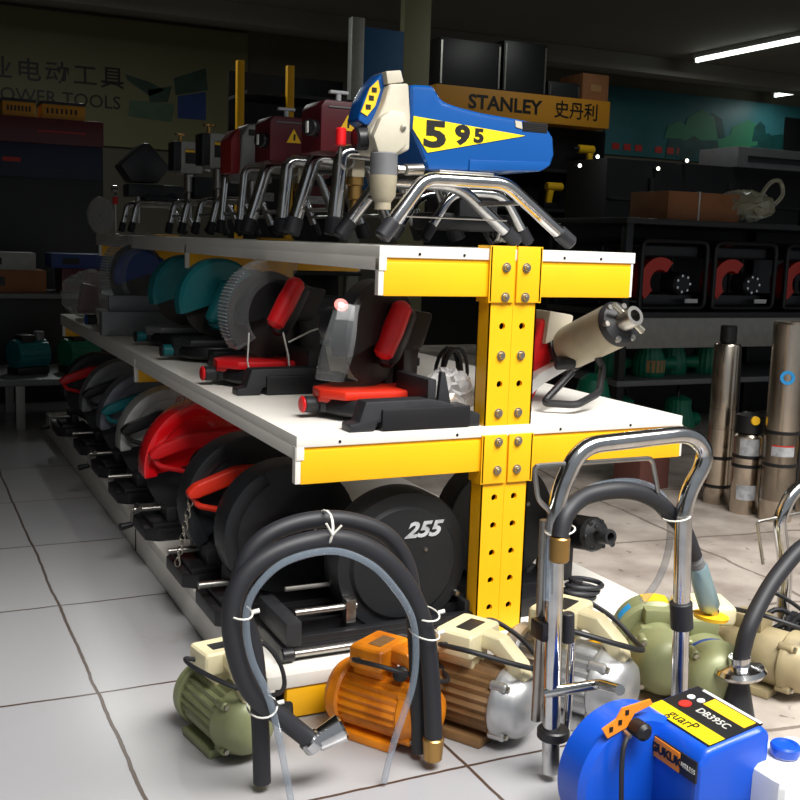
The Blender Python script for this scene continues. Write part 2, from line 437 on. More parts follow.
# ------------------------------------------------------------------ airless sprayers on the top shelf
def bent_frame(t, path, y, r, name='frame_tube', foot=.03, bend=.03):
    P = fillet([(x, y, z) for x, z in path], bend, 6)
    o = MB().tube(P, r, 14).build(name, M['chrome'], t)
    for a, b in ((P[0], P[1]), (P[-1], P[-2])):
        d = (b-a).normalized(); MB().cyl(a-d*.003, a+d*foot, r*1.22, seg=14, bev=.003).build('rubber_foot', M['rubber'], o)
    return o
def hero():
    t = thing('airless_sprayer', 'large blue paint sprayer with yellow 595 wedge on chrome legs', 'sprayer', (-.05, .11, Z1))
    out = [(-.109,.239),(-.070,.241),(-.062,.228),(-.052,.219),(-.03,.214),(.011,.208),(.112,.201),(.136,.194),(.149,.180),(.153,.152),(.147,.134),(.128,.124),(.06,.119),(.03,.117),(-.075,.113),(-.106,.175)]
    body = MB().prism(out, 'y', -.05, .06, .009, 3).build('motor_cover', M['blue'], t)
    MB().prism([(-.005,.1185),(.126,.1255),(.142,.135),(.143,.140),(-.005,.135)], 'y', -.0525, -.049, .001).build('cover_rib', M['blue'], t)
    MB().prism([(-.103,.193),(.094,.178),(-.078,.141),(-.104,.175)], 'y', -.0512, -.0498).build('decal', M['decal'], body)
    text('digit', '5', .052, (-.066,-.0516,.167), M['ink'], body, sx=1.55, off=.0022)
    text('digit', '9', .038, (-.019,-.0516,.170), M['ink'], body, sx=1.35, off=.0018)
    text('digit', '5', .028, (.010,-.0516,.171), M['ink'], body, sx=1.3, off=.0013)
    MB().prism([(.074,.200),(.086,.199),(.088,.188),(.076,.190)], 'y', -.0515, -.049).build('trim_patch', M['offwhite'], body)
    b = MB()
    for k in range(5): b.box(.090, .134, -.0516, -.049, .1865+k*.0026, .188+k*.0026)
    b.box(.089, .135, -.0509, -.049, .185, .200); b.build('vent_grille', M['ink'], body)
    t0 = Vector((-.05, .11, Z1))
    xz = lambda pts, y: [((at(a, b, y=y)-t0).x, (at(a, b, y=y)-t0).z) for a, b in pts]
    h = MB().prism(xz([(390,84),(409,83),(411,118),(410,150),(397,156),(374,153),(370,132),(379,116),(385,102)], .055), 'y', -.055, .005, .005, 3).build('gear_housing', M['offwhite'], t)
    g = MB().prism(xz([(381,117),(391,110),(405,112),(410,132),(407,145),(396,154),(378,153),(373,136)], .044), 'y', -.068, -.05, .005).build('gear_cover', M['offwhite'], h)
    q = at(403, 128, y=.042)-t0
    MB().lathe([(0,.004),(.004,.003),(.005,0)], (q.x,-.068,q.z), (0,-1,0), 14).build('cover_screw', M['bolt'], g)
    MB().prism(xz([(386,71),(401,70),(404,82),(388,84)], .06), 'y', -.05, .0, .002).build('top_cap', M['offwhite'], h)
    c = MB().prism(xz([(388,73),(383,72),(372,84),(363,101),(358,120),(366,126),(376,122),(385,104),(391,84)], .075), 'y', -.035, .010, .004, 3).build('front_cover', M['blue'], t)
    lb = MB().prism(xz([(378,80),(370,88),(361,112),(367,116),(375,106),(380,90)], .074), 'y', -.0368, -.034).build('label', M['labelyellow'], c)
    for a, b in ((374,90),(371,98),(368,107)):
        q = at(a, b, y=.074)-t0; MB().box(q.x-.004, q.x+.004, -.0376, -.0366, q.z-.0035, q.z+.0035).build('label_mark', M['ink'], lb)
    MB().cyl((-.19,-.03,.155), (-.165,-.03,.157), .017, seg=18, bev=.003).build('pressure_knob', M['black'], t)
    MB().cyl((-.203,-.01,.145), (-.203,-.01,.172), .008, seg=12, bev=.002).build('relief_valve', M['red'], t)
    MB().tube([(-.203,-.01,.146),(-.205,-.01,.12),(-.195,-.01,.112)], .003).build('valve_stem', M['steel'], t)
    p = MB().cyl((-.152,-.055,.136), (-.152,-.055,.100), .0205, seg=24, bev=.002).build('pump_collar', M['grey'], t)
    MB().lathe([(0,0),(.0125,0),(.0125,.01),(.019,.02),(.021,.05),(0,.05)], (-.152,-.055,.053), (0,0,1), 22).build('pump_cylinder', M['beige'], t)
    MB().cyl((-.13,-.055,.113), (-.118,-.055,.113), .006, seg=6).cyl((-.118,-.055,.113), (-.085,-.05,.116), .009, seg=14, bev=.002).build('hose_fitting', M['steel'], t)
    near = [(-.168,.012),(-.108,.091),(-.082,.1),(.028,.1),(.05,.091),(.165,.012)]
    bent_frame(t, [(-.166,.013),(-.100,.100),(.040,.100),(.165,.013)], -.088, .0105, bend=.02)
    bent_frame(t, [(-.166,.013),(-.100,.102),(.045,.102),(.165,.013)], .075, .0105)
    MB().box(-.075, .02, -.088, .075, .1, .1145, .003).build('motor_plate', M['steel'], t)
    MB().tube([(-.12,-.088,.075),(-.12,.075,.075)], .004).tube([(.085,-.088,.073),(.085,.075,.073)], .004).tube([(-.13,-.03,.045),(.08,-.03,.045)], .0012).build('cross_rod', M['steel'], t)
    MB().tube([(.03,.0,.12),(.045,-.02,.11),(.06,-.02,.118),(.05,.01,.125)], .0035, sm=5).build('power_cable', M['navy'], t)
    return t
hero()

def sprayer(loc, style, label, rz=0., name='airless_sprayer'):
    t = thing(name, label, 'sprayer', loc, rz)
    legs = [(-.125,.0165),(-.112,.160),(.065,.160),(.125,.0165)]
    if style == 'maroon':
        b = MB().prism([(-.143,.160),(-.143,.238),(-.135,.250),(.10,.246),(.125,.20),(.118,.158)], 'y', -.052, .05, .005).build('motor_cover', M['maroon'], t)
        MB().box(-.1295, -.032, -.0545, -.052, .236, .239, .001).build('cover_seam', M['grey'], b)
        w = MB().prism([(-.108,.198),(-.077,.198),(-.0925,.226)], 'y', -.0535, -.0515).build('warning_label', M['labelyellow'], b)
        MB().prism([(-.094,.203),(-.090,.203),(-.089,.215),(-.093,.215)], 'y', -.0541, -.0533).build('warning_mark', M['ink'], w)
        h = MB().cyl((-.098,-.02,.247), (-.098,-.02,.266), .005, seg=12).box(-.116, -.080, -.026, -.014, .264, .270, .002).build('priming_handle', M['white'], t)
        k = MB().cyl((-.143,-.03,.20), (-.163,-.045,.20), .015, seg=16, bev=.002).build('pressure_knob', M['black'], t)
        MB().box(-.1685, -.1655, -.052, -.042, .19, .21, .001).build('dial_mark', M['inkwhite'], k)
        MB().box(-.085, -.06, -.06, -.03, .118, .162, .003).build('pump_block', M['beige'], t)
        MB().lathe([(0,0),(.008,0),(.008,.02),(.013,.022),(.013,.045),(.016,.047),(.016,.06),(0,.06)], (-.073,-.045,.058), (0,0,1), 20).build('pump_cylinder', M['brass'], t)
        MB().lathe([(.013,0),(.017,.003),(.013,.006)], (-.10,-.065,.145), (-.3,-1,0), 18).build('pressure_gauge', M['steel'], t)
    elif style == 'grey':
        b = MB().prism([(-.115,.130),(-.110,.235),(-.095,.262),(-.06,.266),(-.04,.24),(-.035,.13)], 'y', -.045, .045, .008, 3).build('front_housing', M['lightgrey'], t)
        MB().prism([(-.135,.150),(-.135,.225),(-.12,.25),(-.112,.25),(-.112,.15)], 'y', -.04, .05, .006).build('side_cover', mat('dull_red_plastic', '#8E1A1E', .45), t)
        MB().box(-.095, -.07, -.047, -.044, .236, .250, .002).build('grille', M['black'], b)
        MB().box(-.036, .11, -.045, .045, .15, .235, .008).build('motor_cover', M['maroon'], t)
        MB().cyl((-.085,-.05,.135), (-.085,-.05,.085), .014, seg=18, bev=.002).cyl((-.085,-.05,.085), (-.085,-.05,.055), .009, seg=18).build('pump_cylinder', M['steel'], t)
    elif style == 'small':
        b = MB().box(-.105, -.045, -.04, .04, .178, .265, .004).build('motor_cover', M['lightgrey'], t)
        l = MB().box(-.094, -.066, -.0415, -.0395, .205, .245).build('label', M['signblack'], b)
        MB().box(-.094, -.066, -.0425, -.0412, .236, .243).build('label_band', M['labelyellow'], l)
        MB().box(-.125, -.105, -.035, .035, .185, .265, .004).build('front_cover', M['black'], t)
        MB().box(-.045, -.02, -.035, .035, .185, .26, .004).build('rear_cover', M['steel'], t)
        MB().cyl((-.103,-.02,.262), (-.103,-.02,.283), .005, seg=12).lathe([(0,0),(.016,.001),(.017,.006),(0,.008)], (-.103,-.02,.281), (0,0,1), 14).build('priming_handle', M['brass'], t)
        MB().cyl((-.08,-.03,.178), (-.08,-.03,.125), .015, seg=18, bev=.003).cyl((-.08,-.03,.125), (-.08,-.03,.055), .010, seg=18).build('pump_cylinder', M['steel'], t)
        legs = [(-.115,.013),(-.095,.10),(.02,.10),(.06,.013)]
        MB().tube([(-.04,-.05,.02),(-.02,-.06,.05),(0,-.05,.06),(.02,-.05,.03),(-.02,-.045,.02)], .004, sm=4).build('power_cable', M['rubber'], t)
    elif style == 'hooded':
        MB().prism([(-.145,.215),(-.075,.285),(-.055,.285),(.01,.215),(-.03,.165),(-.11,.165)], 'y', -.05, .06, .006).build('hood', M['black'], t)
        MB().prism([(-.12,.12),(-.12,.16),(.05,.16),(.08,.12)], 'y', -.045, .045, .005).build('motor_cover', M['darkgrey'], t)
        MB().cyl((-.09,-.04,.12), (-.09,-.04,.04), .009, seg=16).build('pump_cylinder', M['steel'], t)
        MB().tube([(-.06,-.05,.13),(-.02,-.06,.10),(.02,-.05,.13),(.05,-.05,.09)], .005, sm=5).build('hose', M['darkgrey'], t)
        legs = [(-.12,.013),(-.10,.10),(.04,.10),(.09,.013)]
    if style in ('maroon', 'grey', 'small'):
        MB().box(-.07, .03, -.06, .06, (.148 if style != 'small' else .098), .162 if style != 'small' else .17, .003).build('motor_plate', M['darkgrey'], t)
    else:
        MB().box(-.07, .03, -.06, .06, .098, .122, .003).build('motor_plate', M['darkgrey'], t)
    bent_frame(t, legs, -.075, .0135 if style == 'maroon' else .009, bend=.018)
    bent_frame(t, legs if style != 'maroon' else [(-.150,.0165),(-.105,.160),(.065,.160),(.125,.0165)], .075, .0135 if style == 'maroon' else .009, bend=.018)
    MB().tube([(legs[0][0]+.012,-.075,.06),(legs[0][0]+.012,.075,.06)], .004).tube([(legs[3][0]-.02,-.075,.06),(legs[3][0]-.02,.075,.06)], .004).build('cross_rod', M['steel'], t)
    return t
sprayer((-.035, .43, Z1), 'maroon', 'maroon paint sprayer with yellow warning triangle directly behind the blue 595 sprayer')
sprayer((-.028, .73, Z1), 'maroon', 'maroon paint sprayer with yellow triangle, second one back, beside the grey sprayer')
sprayer((-.025, 1.03, Z1), 'grey', 'tall grey-fronted paint sprayer with red side beside the farther maroon sprayer')
sprayer((-.02, 1.33, Z1), 'small', 'small pale grey box sprayer with top knob, just left of grey and red one')
sprayer((-.02, 1.63, Z1), 'small', 'small grey box sprayer with knob and yellow-black label, next to the black hooded one')
sprayer((-.075, 2.02, Z1), 'hooded', 'black paint sprayer with tilted square hood near the far end of top shelf')
# a lower black sprayer with cable spring, seen under the blue one
t = thing('airless_sprayer', 'low black sprayer with coiled spring hose under the blue 595 one', 'sprayer', (.12, .36, Z1))
MB().box(-.10, .06, -.05, .05, .030, .062, .008).build('motor_cover', M['black'], t)
bent_frame(t, [(-.13,.013),(-.075,.098),(.03,.098),(.09,.013)], -.065, .009)
bent_frame(t, [(-.13,.013),(-.075,.098),(.03,.098),(.09,.013)], .065, .009)
MB().box(-.06, .02, -.065, .065, .055, .098, .004).build('motor_plate', M['darkgrey'], t)
P = [(.03+.0011*i, -.03+.02*math.cos(i*.8), .032+.02*math.sin(i*.8)) for i in range(56)]
MB().tube(P, .0035, 6).build('spring_hose', M['steel'], t)
# gauge and wrapped blade at the far end
t = thing('pressure_regulator', 'tiny chrome regulator with red collar standing at far end of top shelf', 'regulator', (-.19, 2.22, Z1))
MB().lathe([(0,0),(.012,0),(.012,.004),(.005,.006),(.005,.13),(0,.13)], (0,0,0), (0,0,1), 14).build('stem', M['steel'], t)
MB().cyl((0,0,.10),(0,0,.125), .009, seg=12, bev=.002).build('collar', M['red'], t)
MB().cyl((-.012,0,.15),(.008,0,.15), .012, seg=14, bev=.003).cyl((0,0,.128),(0,0,.15), .006, seg=10).build('valve_head', M['chrome'], t)
t = thing('saw_blade', 'round saw blade in clear wrap propped at far corner of the top shelf', 'blade', (-.222, 2.31, Z1))
MB().lathe([(.008,0),(.062,0),(.062,.002),(.008,.002),(.008,0)], (0,0,.0625), (.75,-1,.0), 40, ribs=24, ribamp=.02).build('blade', M['steel'], t)
MB().lathe([(0,-.004),(.06,-.006),(.0625,-.001),(.0625,.003),(.06,.008),(0,.006)], (0,0,.063), (.75,-1,0), 26).rough(.0012, 3).build('wrapping', M['wrap'], t)

# ------------------------------------------------------------------ mitre saws on the middle shelf
def mitre_saw(loc, label, head='black', accent='red', base='black', head_rz=0., sc_=1., rz=0., guard='clear', frontbar=False, wrap=False, name='mitre_saw', table='red', grip=None):
    t = thing(name, label, 'saw', loc, rz); t.scale = (sc_,)*3
    A, B, H = M[accent], M[base], M[head]
    b = MB().box(-.035, .085, -.125, .125, .012, .030, .004)
    for sy_ in (-1, 1):
        b.box(-.05, .10, sy_*.125-.022, sy_*.125+.022, 0, .034, .004)
    o = b.build('base', B, t)
    MB().box(.03, .045, -.135, -.02, .030, .075, .003).box(.03, .045, .02, .135, .030, .075, .003).build('fence', M['darkgrey'] if base == 'black' else B, t)
    tt = MB().lathe([(0,.008),(.080,.008),(.087,.014),(.087,.024),(.082,.034),(0,.036)], (-.005,0,0), (0,0,1), 36)
    tt.prism([(-.05,-.035),(-.098,-.016),(-.098,.016),(-.05,.035)], 'z', .010, .032, .004)
    tt = tt.build('turntable', B, t)
    MB().prism([(-.102,-.02),(-.074,-.060),(.05,-.066),(.078,-.02),(.078,.05),(-.05,.06),(-.098,.02)], 'z', .034, .048, .004).prism([(-.100,-.014),(-.055,-.045),(-.055,.045),(-.100,.014)], 'z', .026, .040, .003).build('table_plate', M[table], tt)
    k = MB().cyl((-.086,0,.022), (-.120,0,.022), .0115, .013, seg=18, bev=.002).build('turning_knob', M['darkgrey'] if accent != 'teal' else M['teal'], t)
    MB().cyl((-.119,0,.022), (-.125,0,.022), .0135, seg=18, bev=.003).build('knob_cap', A if accent != 'teal' else M['black'], k)
    hd = bpy.data.objects.new('saw_head', None); COL.objects.link(hd); hd.parent = t; hd.rotation_euler = (0, 0, head_rz)
    cz = .128
    def P(name, mb, m): return mb.build(name, m, hd)
    P('arm', MB().prism([(.055,.03),(.095,.03),(.10,.12),(.06,.175),(.03,.16),(.055,.11)], 'y', -.02, .02, .006), H)
    ug = .092 if not guard else .066
    P('upper_guard', MB().lathe([(0,-.021),(ug-.007,-.021),(ug,-.014),(ug,.014),(ug-.007,.021),(0,.021)], (0,0,cz), (0,1,0), 40, a0=-.3, a1=PI*.95), H)
    P('blade', MB().lathe([(.0,-.001),(.078,-.001),(.078,.001),(0,.001)], (0,0,cz), (0,1,0), 48, ribs=40, ribamp=.015), M['bladesteel'])
    P('motor', MB().cyl((.01,.02,cz+.012), (.01,.11,cz+.012), .036, .03, seg=26, bev=.008), H)
    if grip:
        g0, g1, yy = grip
        a = (at(*g0, y=yy)-t.location)/sc_; b_ = (at(*g1, y=yy)-t.location)/sc_; d_ = (b_-a).normalized(); r_ = .0175; L_ = (b_-a).length
        off = Vector((.014, .016, -.006))
        gm = MB().lathe([(0,-r_*.7),(r_*.6,-r_*.55),(r_*.95,-.003),(r_*1.05,L_*.5),(r_*.95,L_+.002),(r_*.6,L_+r_*.5),(0,L_+r_*.7)], a, d_, 26)
        gm.build('handle_grip', A, t)
        r_ *= 1.18
        bm2 = MB().lathe([(0,-r_*1.1),(r_*.7,-r_*.8),(r_*1.05,.0),(r_*1.1,L_*.5),(r_,L_),(r_*.6,L_+r_*.4),(0,L_+r_*.55)], a+off, d_, 26)
        bm2.prism([(a.x, a.z), (b_.x, b_.z), (b_.x+.07, b_.z-.01), (a.x+.08, a.z+.0)], 'y', a.y+.02, a.y+.05, .008)
        bm2.build('handle', H, t)
    if guard:
        ga = lambda rr, a0, a1, n=30: [(.016+rr*math.cos(math.radians(a0+(a1-a0)*q/n)), cz+rr*math.sin(math.radians(a0+(a1-a0)*q/n))) for q in range(n+1)]
        P('blade_guard', MB().prism(ga(.104, 70, 218)+ga(.062, 222, 70), 'y', -.026, .026, .006, 2), M[guard])
        gr = MB()
        for q in range(20):
            a = math.radians(135+q*3.6)
            gr.tube([(.016+.1045*math.cos(a), -.024, cz+.1045*math.sin(a)), (.016+.1045*math.cos(a), .024, cz+.1045*math.sin(a))], .0009, 5)
        P('guard_ribs', gr, M['label'])
    if frontbar:
        MB().prism([(-.10,0),(-.10,.012),(-.085,.014),(-.075,.045),(.03,.046),(.06,.040),(.12,.02),(.12,0),(.05,0),(.045,.018),(-.055,.013),(-.06,0)], 'y', -.142, -.108, .003).build('side_foot', M['darkgrey'], t)
        MB().prism([(.05,.03),(.075,.03),(.062,.085),(.055,.085)], 'y', -.13, -.12, .002).build('side_fence', M['darkgrey'], t)
    return t
s1 = mitre_saw((-.168, .145, Z2), 'black and red mitre saw with clear guard, nearest to the yellow post', head_rz=.5, frontbar=True, guard=None, table='redorange', grip=((384,352),(402,308),.12))
# the tall clear guard that stands in front of the nearest saw
def visor():
    b = MB(); prof = [(-.024,-.012),(-.016,-.022),(.016,-.022),(.024,-.012)]
    n = 16; rings = []
    for i in range(n+1):
        u = i/n; z = .055+.118*u; off = -.012-.030*math.sin(PI*u*.9); w = .78+.22*math.sin(PI*min(1, u+.15))
        rings.append([b.bm.verts.new((px*w+.012*u, off+py*(.6+.3*u), z)) for px, py in prof])
    for A_, B_ in zip(rings, rings[1:]):
        for k in range(3): b.bm.faces.new((A_[k], A_[k+1], B_[k+1], B_[k]))
    b.bm.faces.new(rings[0]); b.bm.faces.new(rings[-1][::-1])
    return b
v = visor().build('blade_guard', M['clear'], s1, label='clear curved blade guard'); v.location = at(331, 341, y=.055)-s1.location-Vector((0, -.02, .114)); v.rotation_euler = (0, .10, -.35)
w_ = MB().lathe([(0,.001),(.010,.001),(.0105,0)], at(341, 305, y=.03)-s1.location, (-.2,-.9,.5), 18).build('guard_sticker', M['redorange'], s1)
MB().lathe([(0,.0016),(.0045,.0016),(.0045,.001)], at(341, 305, y=.03)-s1.location, (-.2,-.9,.5), 14).build('sticker_mark', M['inkwhite'], w_)
s2 = mitre_saw((-.216, .54, Z2), 'black and red mitre saw with large ribbed clear guard in middle of the shelf', head_rz=.05, sc_=1.05, frontbar=True, grip=((276,322),(296,284),.46))
MB().tube([(-.055,-.06,.10),(-.058,-.062,.05),(-.05,-.062,.01)], .0016, 5).tube([(.0,-.07,.12),(.01,-.085,.06),(.012,-.09,.02)], .0018, 5).tube([(.01,-.085,.085),(.05,-.09,.105),(.10,-.09,.12)], .0018, 5).build('tie_wire', M['inkwhite'], s2)
MB().prism([(-.02,.0385),(.05,.0385),(.05,.041),(-.02,.041)], 'y', -.06, -.045).build('scale_strip', M['labelyellow'], s2)
mitre_saw((-.20, .95, Z2), 'teal mitre saw with black base, nearer of the two teal saws', head='teal', accent='teal', grip=((213,318),(228,285),.9), head_rz=.1, sc_=1.05, guard=None, table='darkgrey')
mitre_saw((-.19, 1.28, Z2), 'teal mitre saw showing silver blade edge, farther of the two teal saws', head='teal', accent='teal', head_rz=.2, sc_=1.05, guard=None, table='grey')
s5 = mitre_saw((-.21, 1.78, Z2), 'blue mitre saw on a wide grey aluminium base near the shelf end', head='navy', accent='navy', base='lightgrey', head_rz=.35, sc_=1.22, guard='clear', table='lightgrey', frontbar=False)
MB().box(-.12, .10, -.20, -.16, .0, .055, .004).box(-.10, .13, -.175, -.165, .05, .09, .003).build('side_rail', M['grey'], s5)
o = MB().ell((0,0,0), (.075,.055,.060), 22, 14).rough(.007, 5).build('plastic_bag', M['wrap'])
o.location = (-.285, 2.17, Z2+.080); o.scale = (1.2, 1.1, 1.25); tag(o, 'crumpled clear plastic bag with red packet at far end of middle shelf', 'bag')
o2 = MB().prism([(-.035,-.05),(.03,-.05),(.02,.02),(-.02,.03)], 'y', -.02, .02, .008).build('packet', M['maroon'], o)
# wrapped fittings and coiled cable beside the post
o = MB().ell((0,0,0), (.042,.03,.038), 26, 16).rough(.0065, 9).build('wrapped_fitting', clear_mat('foil_wrap', '#E6E6E6', .42, .12), ang=10)
o.location = (-.064, .085, Z2+.041); tag(o, 'crumpled clear plastic parcel of parts leaning by the yellow post', 'parcel')
MB().cyl((-.015,0,-.02),(.018,0,-.012), .012, seg=14, bev=.003).build('fitting', M['brass'], o)
P = [(.035*math.cos(a), .012*math.sin(a*.37), .050+.045*math.sin(a)) for a in [i*.35 for i in range(58)]]
o = MB().tube(P, .0035, 7).build('power_cable', M['rubber']); o.location = (at(452, 350, y=.24).x, .24, Z2+.002); o.rotation_euler = (0,0,.5)
tag(o, 'looped black power cable standing on the middle shelf behind the parcel', 'cable')
for (x, y, lab, m1, m2, h_, w_) in ((.14, .78, 'orange and black bench vise on right half of middle shelf', 'orange', 'black', .13, .05),
                                (.17, 1.25, 'dark grey pipe machine deep on right half of middle shelf', 'darkgrey', 'grey', .13, .06)):
    t = thing('bench_vise' if m1 == 'orange' else 'pipe_machine', lab, 'tool', (x, y, Z2), .2)
    MB().box(-.07, .07, -.05, .05, 0, .02, .004).prism([(-.04,.02),(.04,.02),(.03,.07),(-.03,.07)], 'y', -.04, .04, .005).build('base', M[m2], t)
    MB().box(-.06, .06, -w_, w_, .07, h_, .008).build('body', M[m1], t)
    b = MB()
    for k in range(5): b.box(-.063, .063, -w_-.003, w_+.003, .076+.011*k, .080+.011*k, .001)
    b.build('cooling_fins', M[m1], t)
    MB().cyl((-.11,0,.10), (-.06,0,.10), .008, seg=12).cyl((-.11,-.03,.10), (-.11,.03,.10), .004, seg=8).build('screw_handle', M['steel'], t)

# core drill on the right half of the middle shelf
def core_drill(A, Bp, r, label, dark=False):
    A, Bp = Vector(A), Vector(Bp); base = Vector((A.x, A.y, Z2 if not dark else Z3))
    t = thing('core_drill', label, 'drill', base); a = A-base; b = Bp-base; d = (b-a).normalized()
    bodym = M['offwhite'] if not dark else M['darkgrey']
    MB().lathe([(0,0),(r*.86,0),(r*.9,.006),(r,.012),(r,(b-a).length),(0,(b-a).length)], a, d, 34).build('barrel', M['beige'] if not dark else M['black'], t)
    MB().lathe([(r*.9,-.004),(r*1.06,-.002),(r*1.06,.008),(r*.9,.010)], a, d, 34).build('clamp_ring', M['black'], t)
    fm = M['steel'] if not dark else M['darkgrey']
    h = MB().lathe([(0,0),(r*1.0,0),(r*1.02,.004),(r*.9,.012),(r*.45,.020),(0,.020)], b, d, 34).build('front_plate', M['darkgrey'], t)
    u = d.orthogonal().normalized(); w = d.cross(u)
    g = MB()
    for k in range(6):
        q = b+(u*math.cos(k*PI/3+.3)+w*math.sin(k*PI/3+.3))*r*.82
        g.cyl(q, q+d*.016, r*.14, seg=10, bev=.001)
        g.tube([q+d*.006, b+d*.018+(q-b)*.45], r*.09, 6)
    g.build('front_bolts', fm, h)
    s = MB().lathe([(r*.26,.050),(r*.42,.050),(r*.45,.046),(r*.45,.010),(r*.26,.010),(r*.26,.050)], b, d, 26)
    s.build('spindle_clamp', fm, t)
    q = b+d*.034
    MB().cyl(q+w*r*.3, q+w*r*.85, r*.16, seg=12, bev=.001).cyl(q-w*r*.3, q-w*r*.95, r*.13, seg=12, bev=.001).build('clamp_bolt', M['bolt'] if not dark else M['darkgrey'], t)
    return t, a, b, d, bodym
A = at(567, 349, y=.20); Bp = at(616, 325, y=.075)
t, a, b, d, bm_ = core_drill(A, Bp, .040, 'beige core drill with chrome clamp and black loop handle right of yellow post')
back = a-d*.004
MB().prism([(-.065,.0),(-.035,.055),(-.01,.128),(.005,.15),(-.055,.15),(-.10,.04),(-.12,.0)], 'y', .005, .055, .008, 3).build('motor_housing', M['red'], t)
MB().prism([(-.052,.105),(-.0,.12),(.008,.158),(-.045,.166)], 'y', -.006, .05, .005).build('gearbox', M['offwhite'], t)
MB().prism([(-.105,.0),(-.06,.035),(.02,.075),(.03,.088),(.02,.095),(-.07,.055),(-.12,.012)], 'y', -.02, .006, .004).build('white_shell', M['white'], t)
MB().cyl((-.045,-.03,a.z-.022), (-.012,-.045,a.z-.020), .012, seg=18, bev=.003).build('gear_knob', M['darkgrey'], t)
L0 = at(572, 372, y=.12)-t.location; L1 = at(543, 403, y=.09)-t.location; L2 = at(577, 405, y=.06)-t.location; L3 = at(599, 393, y=.08)-t.location; L4 = at(603, 368, y=.12)-t.location; L5 = at(594, 350, y=.12)-t.location
for q in (L1, L2, L3): q.z = max(q.z, .0085)
MB().tube(fillet([L0, L1, L2, L3, L4, L5], .012, 4), .0065, 10).build('loop_handle', M['black'], t)

# ------------------------------------------------------------------ cut-off saws on the bottom shelf
def cutoff_saw(loc, label, guard='disc', handle='redorange', base='black', r=.125, rz=0., crank=True, handle_on=True, low=0.):
    t = thing('cut_off_saw', label, 'saw', loc, rz)
    b = MB().prism([(-.19,-.06),(-.165,-.078),(.14,-.078),(.14,.078),(-.165,.078),(-.19,.06)], 'z', 0, .026, .004)
    b.box(-.175, -.10, -.07, .07, .024, .036, .003)
    b.build('base', M[base], t)
    MB().box(-.145, -.125, -.06, .06, .036, .066, .003).box(-.03, -.01, .04, .09, .026, .07, .003).build('vise_jaw', M['darkgrey'], t)
    MB().cyl((-.20,.0,.051), (-.12,0,.051), .006, seg=12).build('vise_screw', M['steel'], t)
    if crank:
        c = MB().tube([(-.195,0,.051),(-.203,0,.051),(-.205,-.004,.024)], .0035, 8).cyl((-.190,-.012,.055),(-.190,.02,.055), .006, seg=10).build('crank', M['steel'], t)
        MB().cyl((-.202,-.004,.022), (-.232,-.008,.018), .006, .008, seg=12, bev=.003).build('crank_knob', M['black'], c)
    cz = max(r+.006, .135-low)
    def arc(rr, a0, a1, n=30): return [(-.05+rr*math.cos(math.radians(a0+(a1-a0)*i/n)), cz+rr*math.sin(math.radians(a0+(a1-a0)*i/n))) for i in range(n+1)]
    lo = 215 if guard == 'disc' else 188
    MB().prism(arc(r, -8, lo)+arc(r*.30, lo-10, 0, 8), 'y', -.030, .032, .006, 2).build('blade_guard', M[guard], t)
    MB().prism(arc(r*1.0, lo-100, lo, 20)+arc(r*.80, lo, lo-100, 16), 'y', -.036, -.028, .003).build('guard_rim', M[guard], t)
    MB().lathe([(0,-.004),(r*.94,-.004),(r*.94,.004),(0,.004)], (-.05,0,cz), (0,1,0), 56).build('cutting_disc', M['darkgrey'], t)
    MB().lathe([(0,.006),(.014,.006),(.018,0)], (-.05,-.030,cz), (0,-1,0), 20).build('arbor_bolt', M['darkgrey'], t)
    MB().box(.02, .10, -.02, .10, .026, .12, .01).build('pivot_bracket', M['darkgrey'], t)
    MB().cyl((0,.034,cz+.02), (0,.088,cz+.02), .038, seg=24, bev=.008).build('motor', M['darkgrey'], t)
    if handle_on:
        h = MB().prism([(.03,cz+.078),(-.09,cz+.077),(-.165,cz+.050),(-.180,cz+.036),(-.176,cz+.024),(-.160,cz+.025),(-.10,cz+.045),(.03,cz+.052)], 'y', -.062, -.036, .006, 3)
        h.tube(fillet([(-.168,-.049,cz+.030),(-.160,-.049,cz+.010),(-.10,-.049,cz-.006)], .01, 3), .0055, 8)
        h.build('handle', M[handle], t)
    return t, cz
# nearest: big black guard lettered 255
t = thing('cut_off_saw', 'largest black cut-off saw marked 255 on round guard at shelf front', 'saw', (-.152, .080, Z3))
b = MB().box(-.215, .15, -.075, .065, 0, .022, .003).box(-.20, .145, -.072, -.055, .020, .034, .002).box(-.20, .145, -.03, -.015, .020, .040, .002).box(-.20, .06, .03, .05, .02, .046, .002)
b.build('base', M['black'], t)
MB().box(-.21, -.185, -.078, .055, .022, .060, .003).box(.10, .14, -.06, .055, .022, .050, .004).build('vise_jaw', M['darkgrey'], t)
MB().cyl((-.185,-.045,.062), (-.085,-.045,.062), .0055, seg=12).cyl((-.20,-.079,.012), (-.05,-.079,.012), .0055, seg=12).cyl((-.185,.0,.085),(-.07,.0,.085), .004, seg=10).build('guide_rod', M['steel'], t)
MB().box(-.105, -.088, -.055, -.035, .038, .075, .003).build('rod_stop', M['steel'], t)
MB().cyl((-.218,-.079,.012), (-.198,-.079,.012), .010, seg=12, bev=.002).build('rod_cap', M['black'], t)
cz = .1185
MB().lathe([(0,-.040),(.088,-.040),(.093,-.034),(.112,-.034),(.117,-.026),(.117,.012),(.11,.02),(0,.02)], (0,0,cz), (0,1,0), 64).build('blade_guard', M['disc'], t)
text('lettering', '255', .034, (.028,-.0412,cz+.052), M['label'], t, sx=1.2, shear=.35, off=.0012)
MB().lathe([(0,.010),(.004,.009),(.006,.004),(.006,0)], (.095,-.035,cz-.06), (0,-1,0), 12).lathe([(0,.004),(.003,.003),(.003,0)], (.035,-.04,cz+.02), (0,-1,0), 10).build('guard_bolt', M['steel'], t)
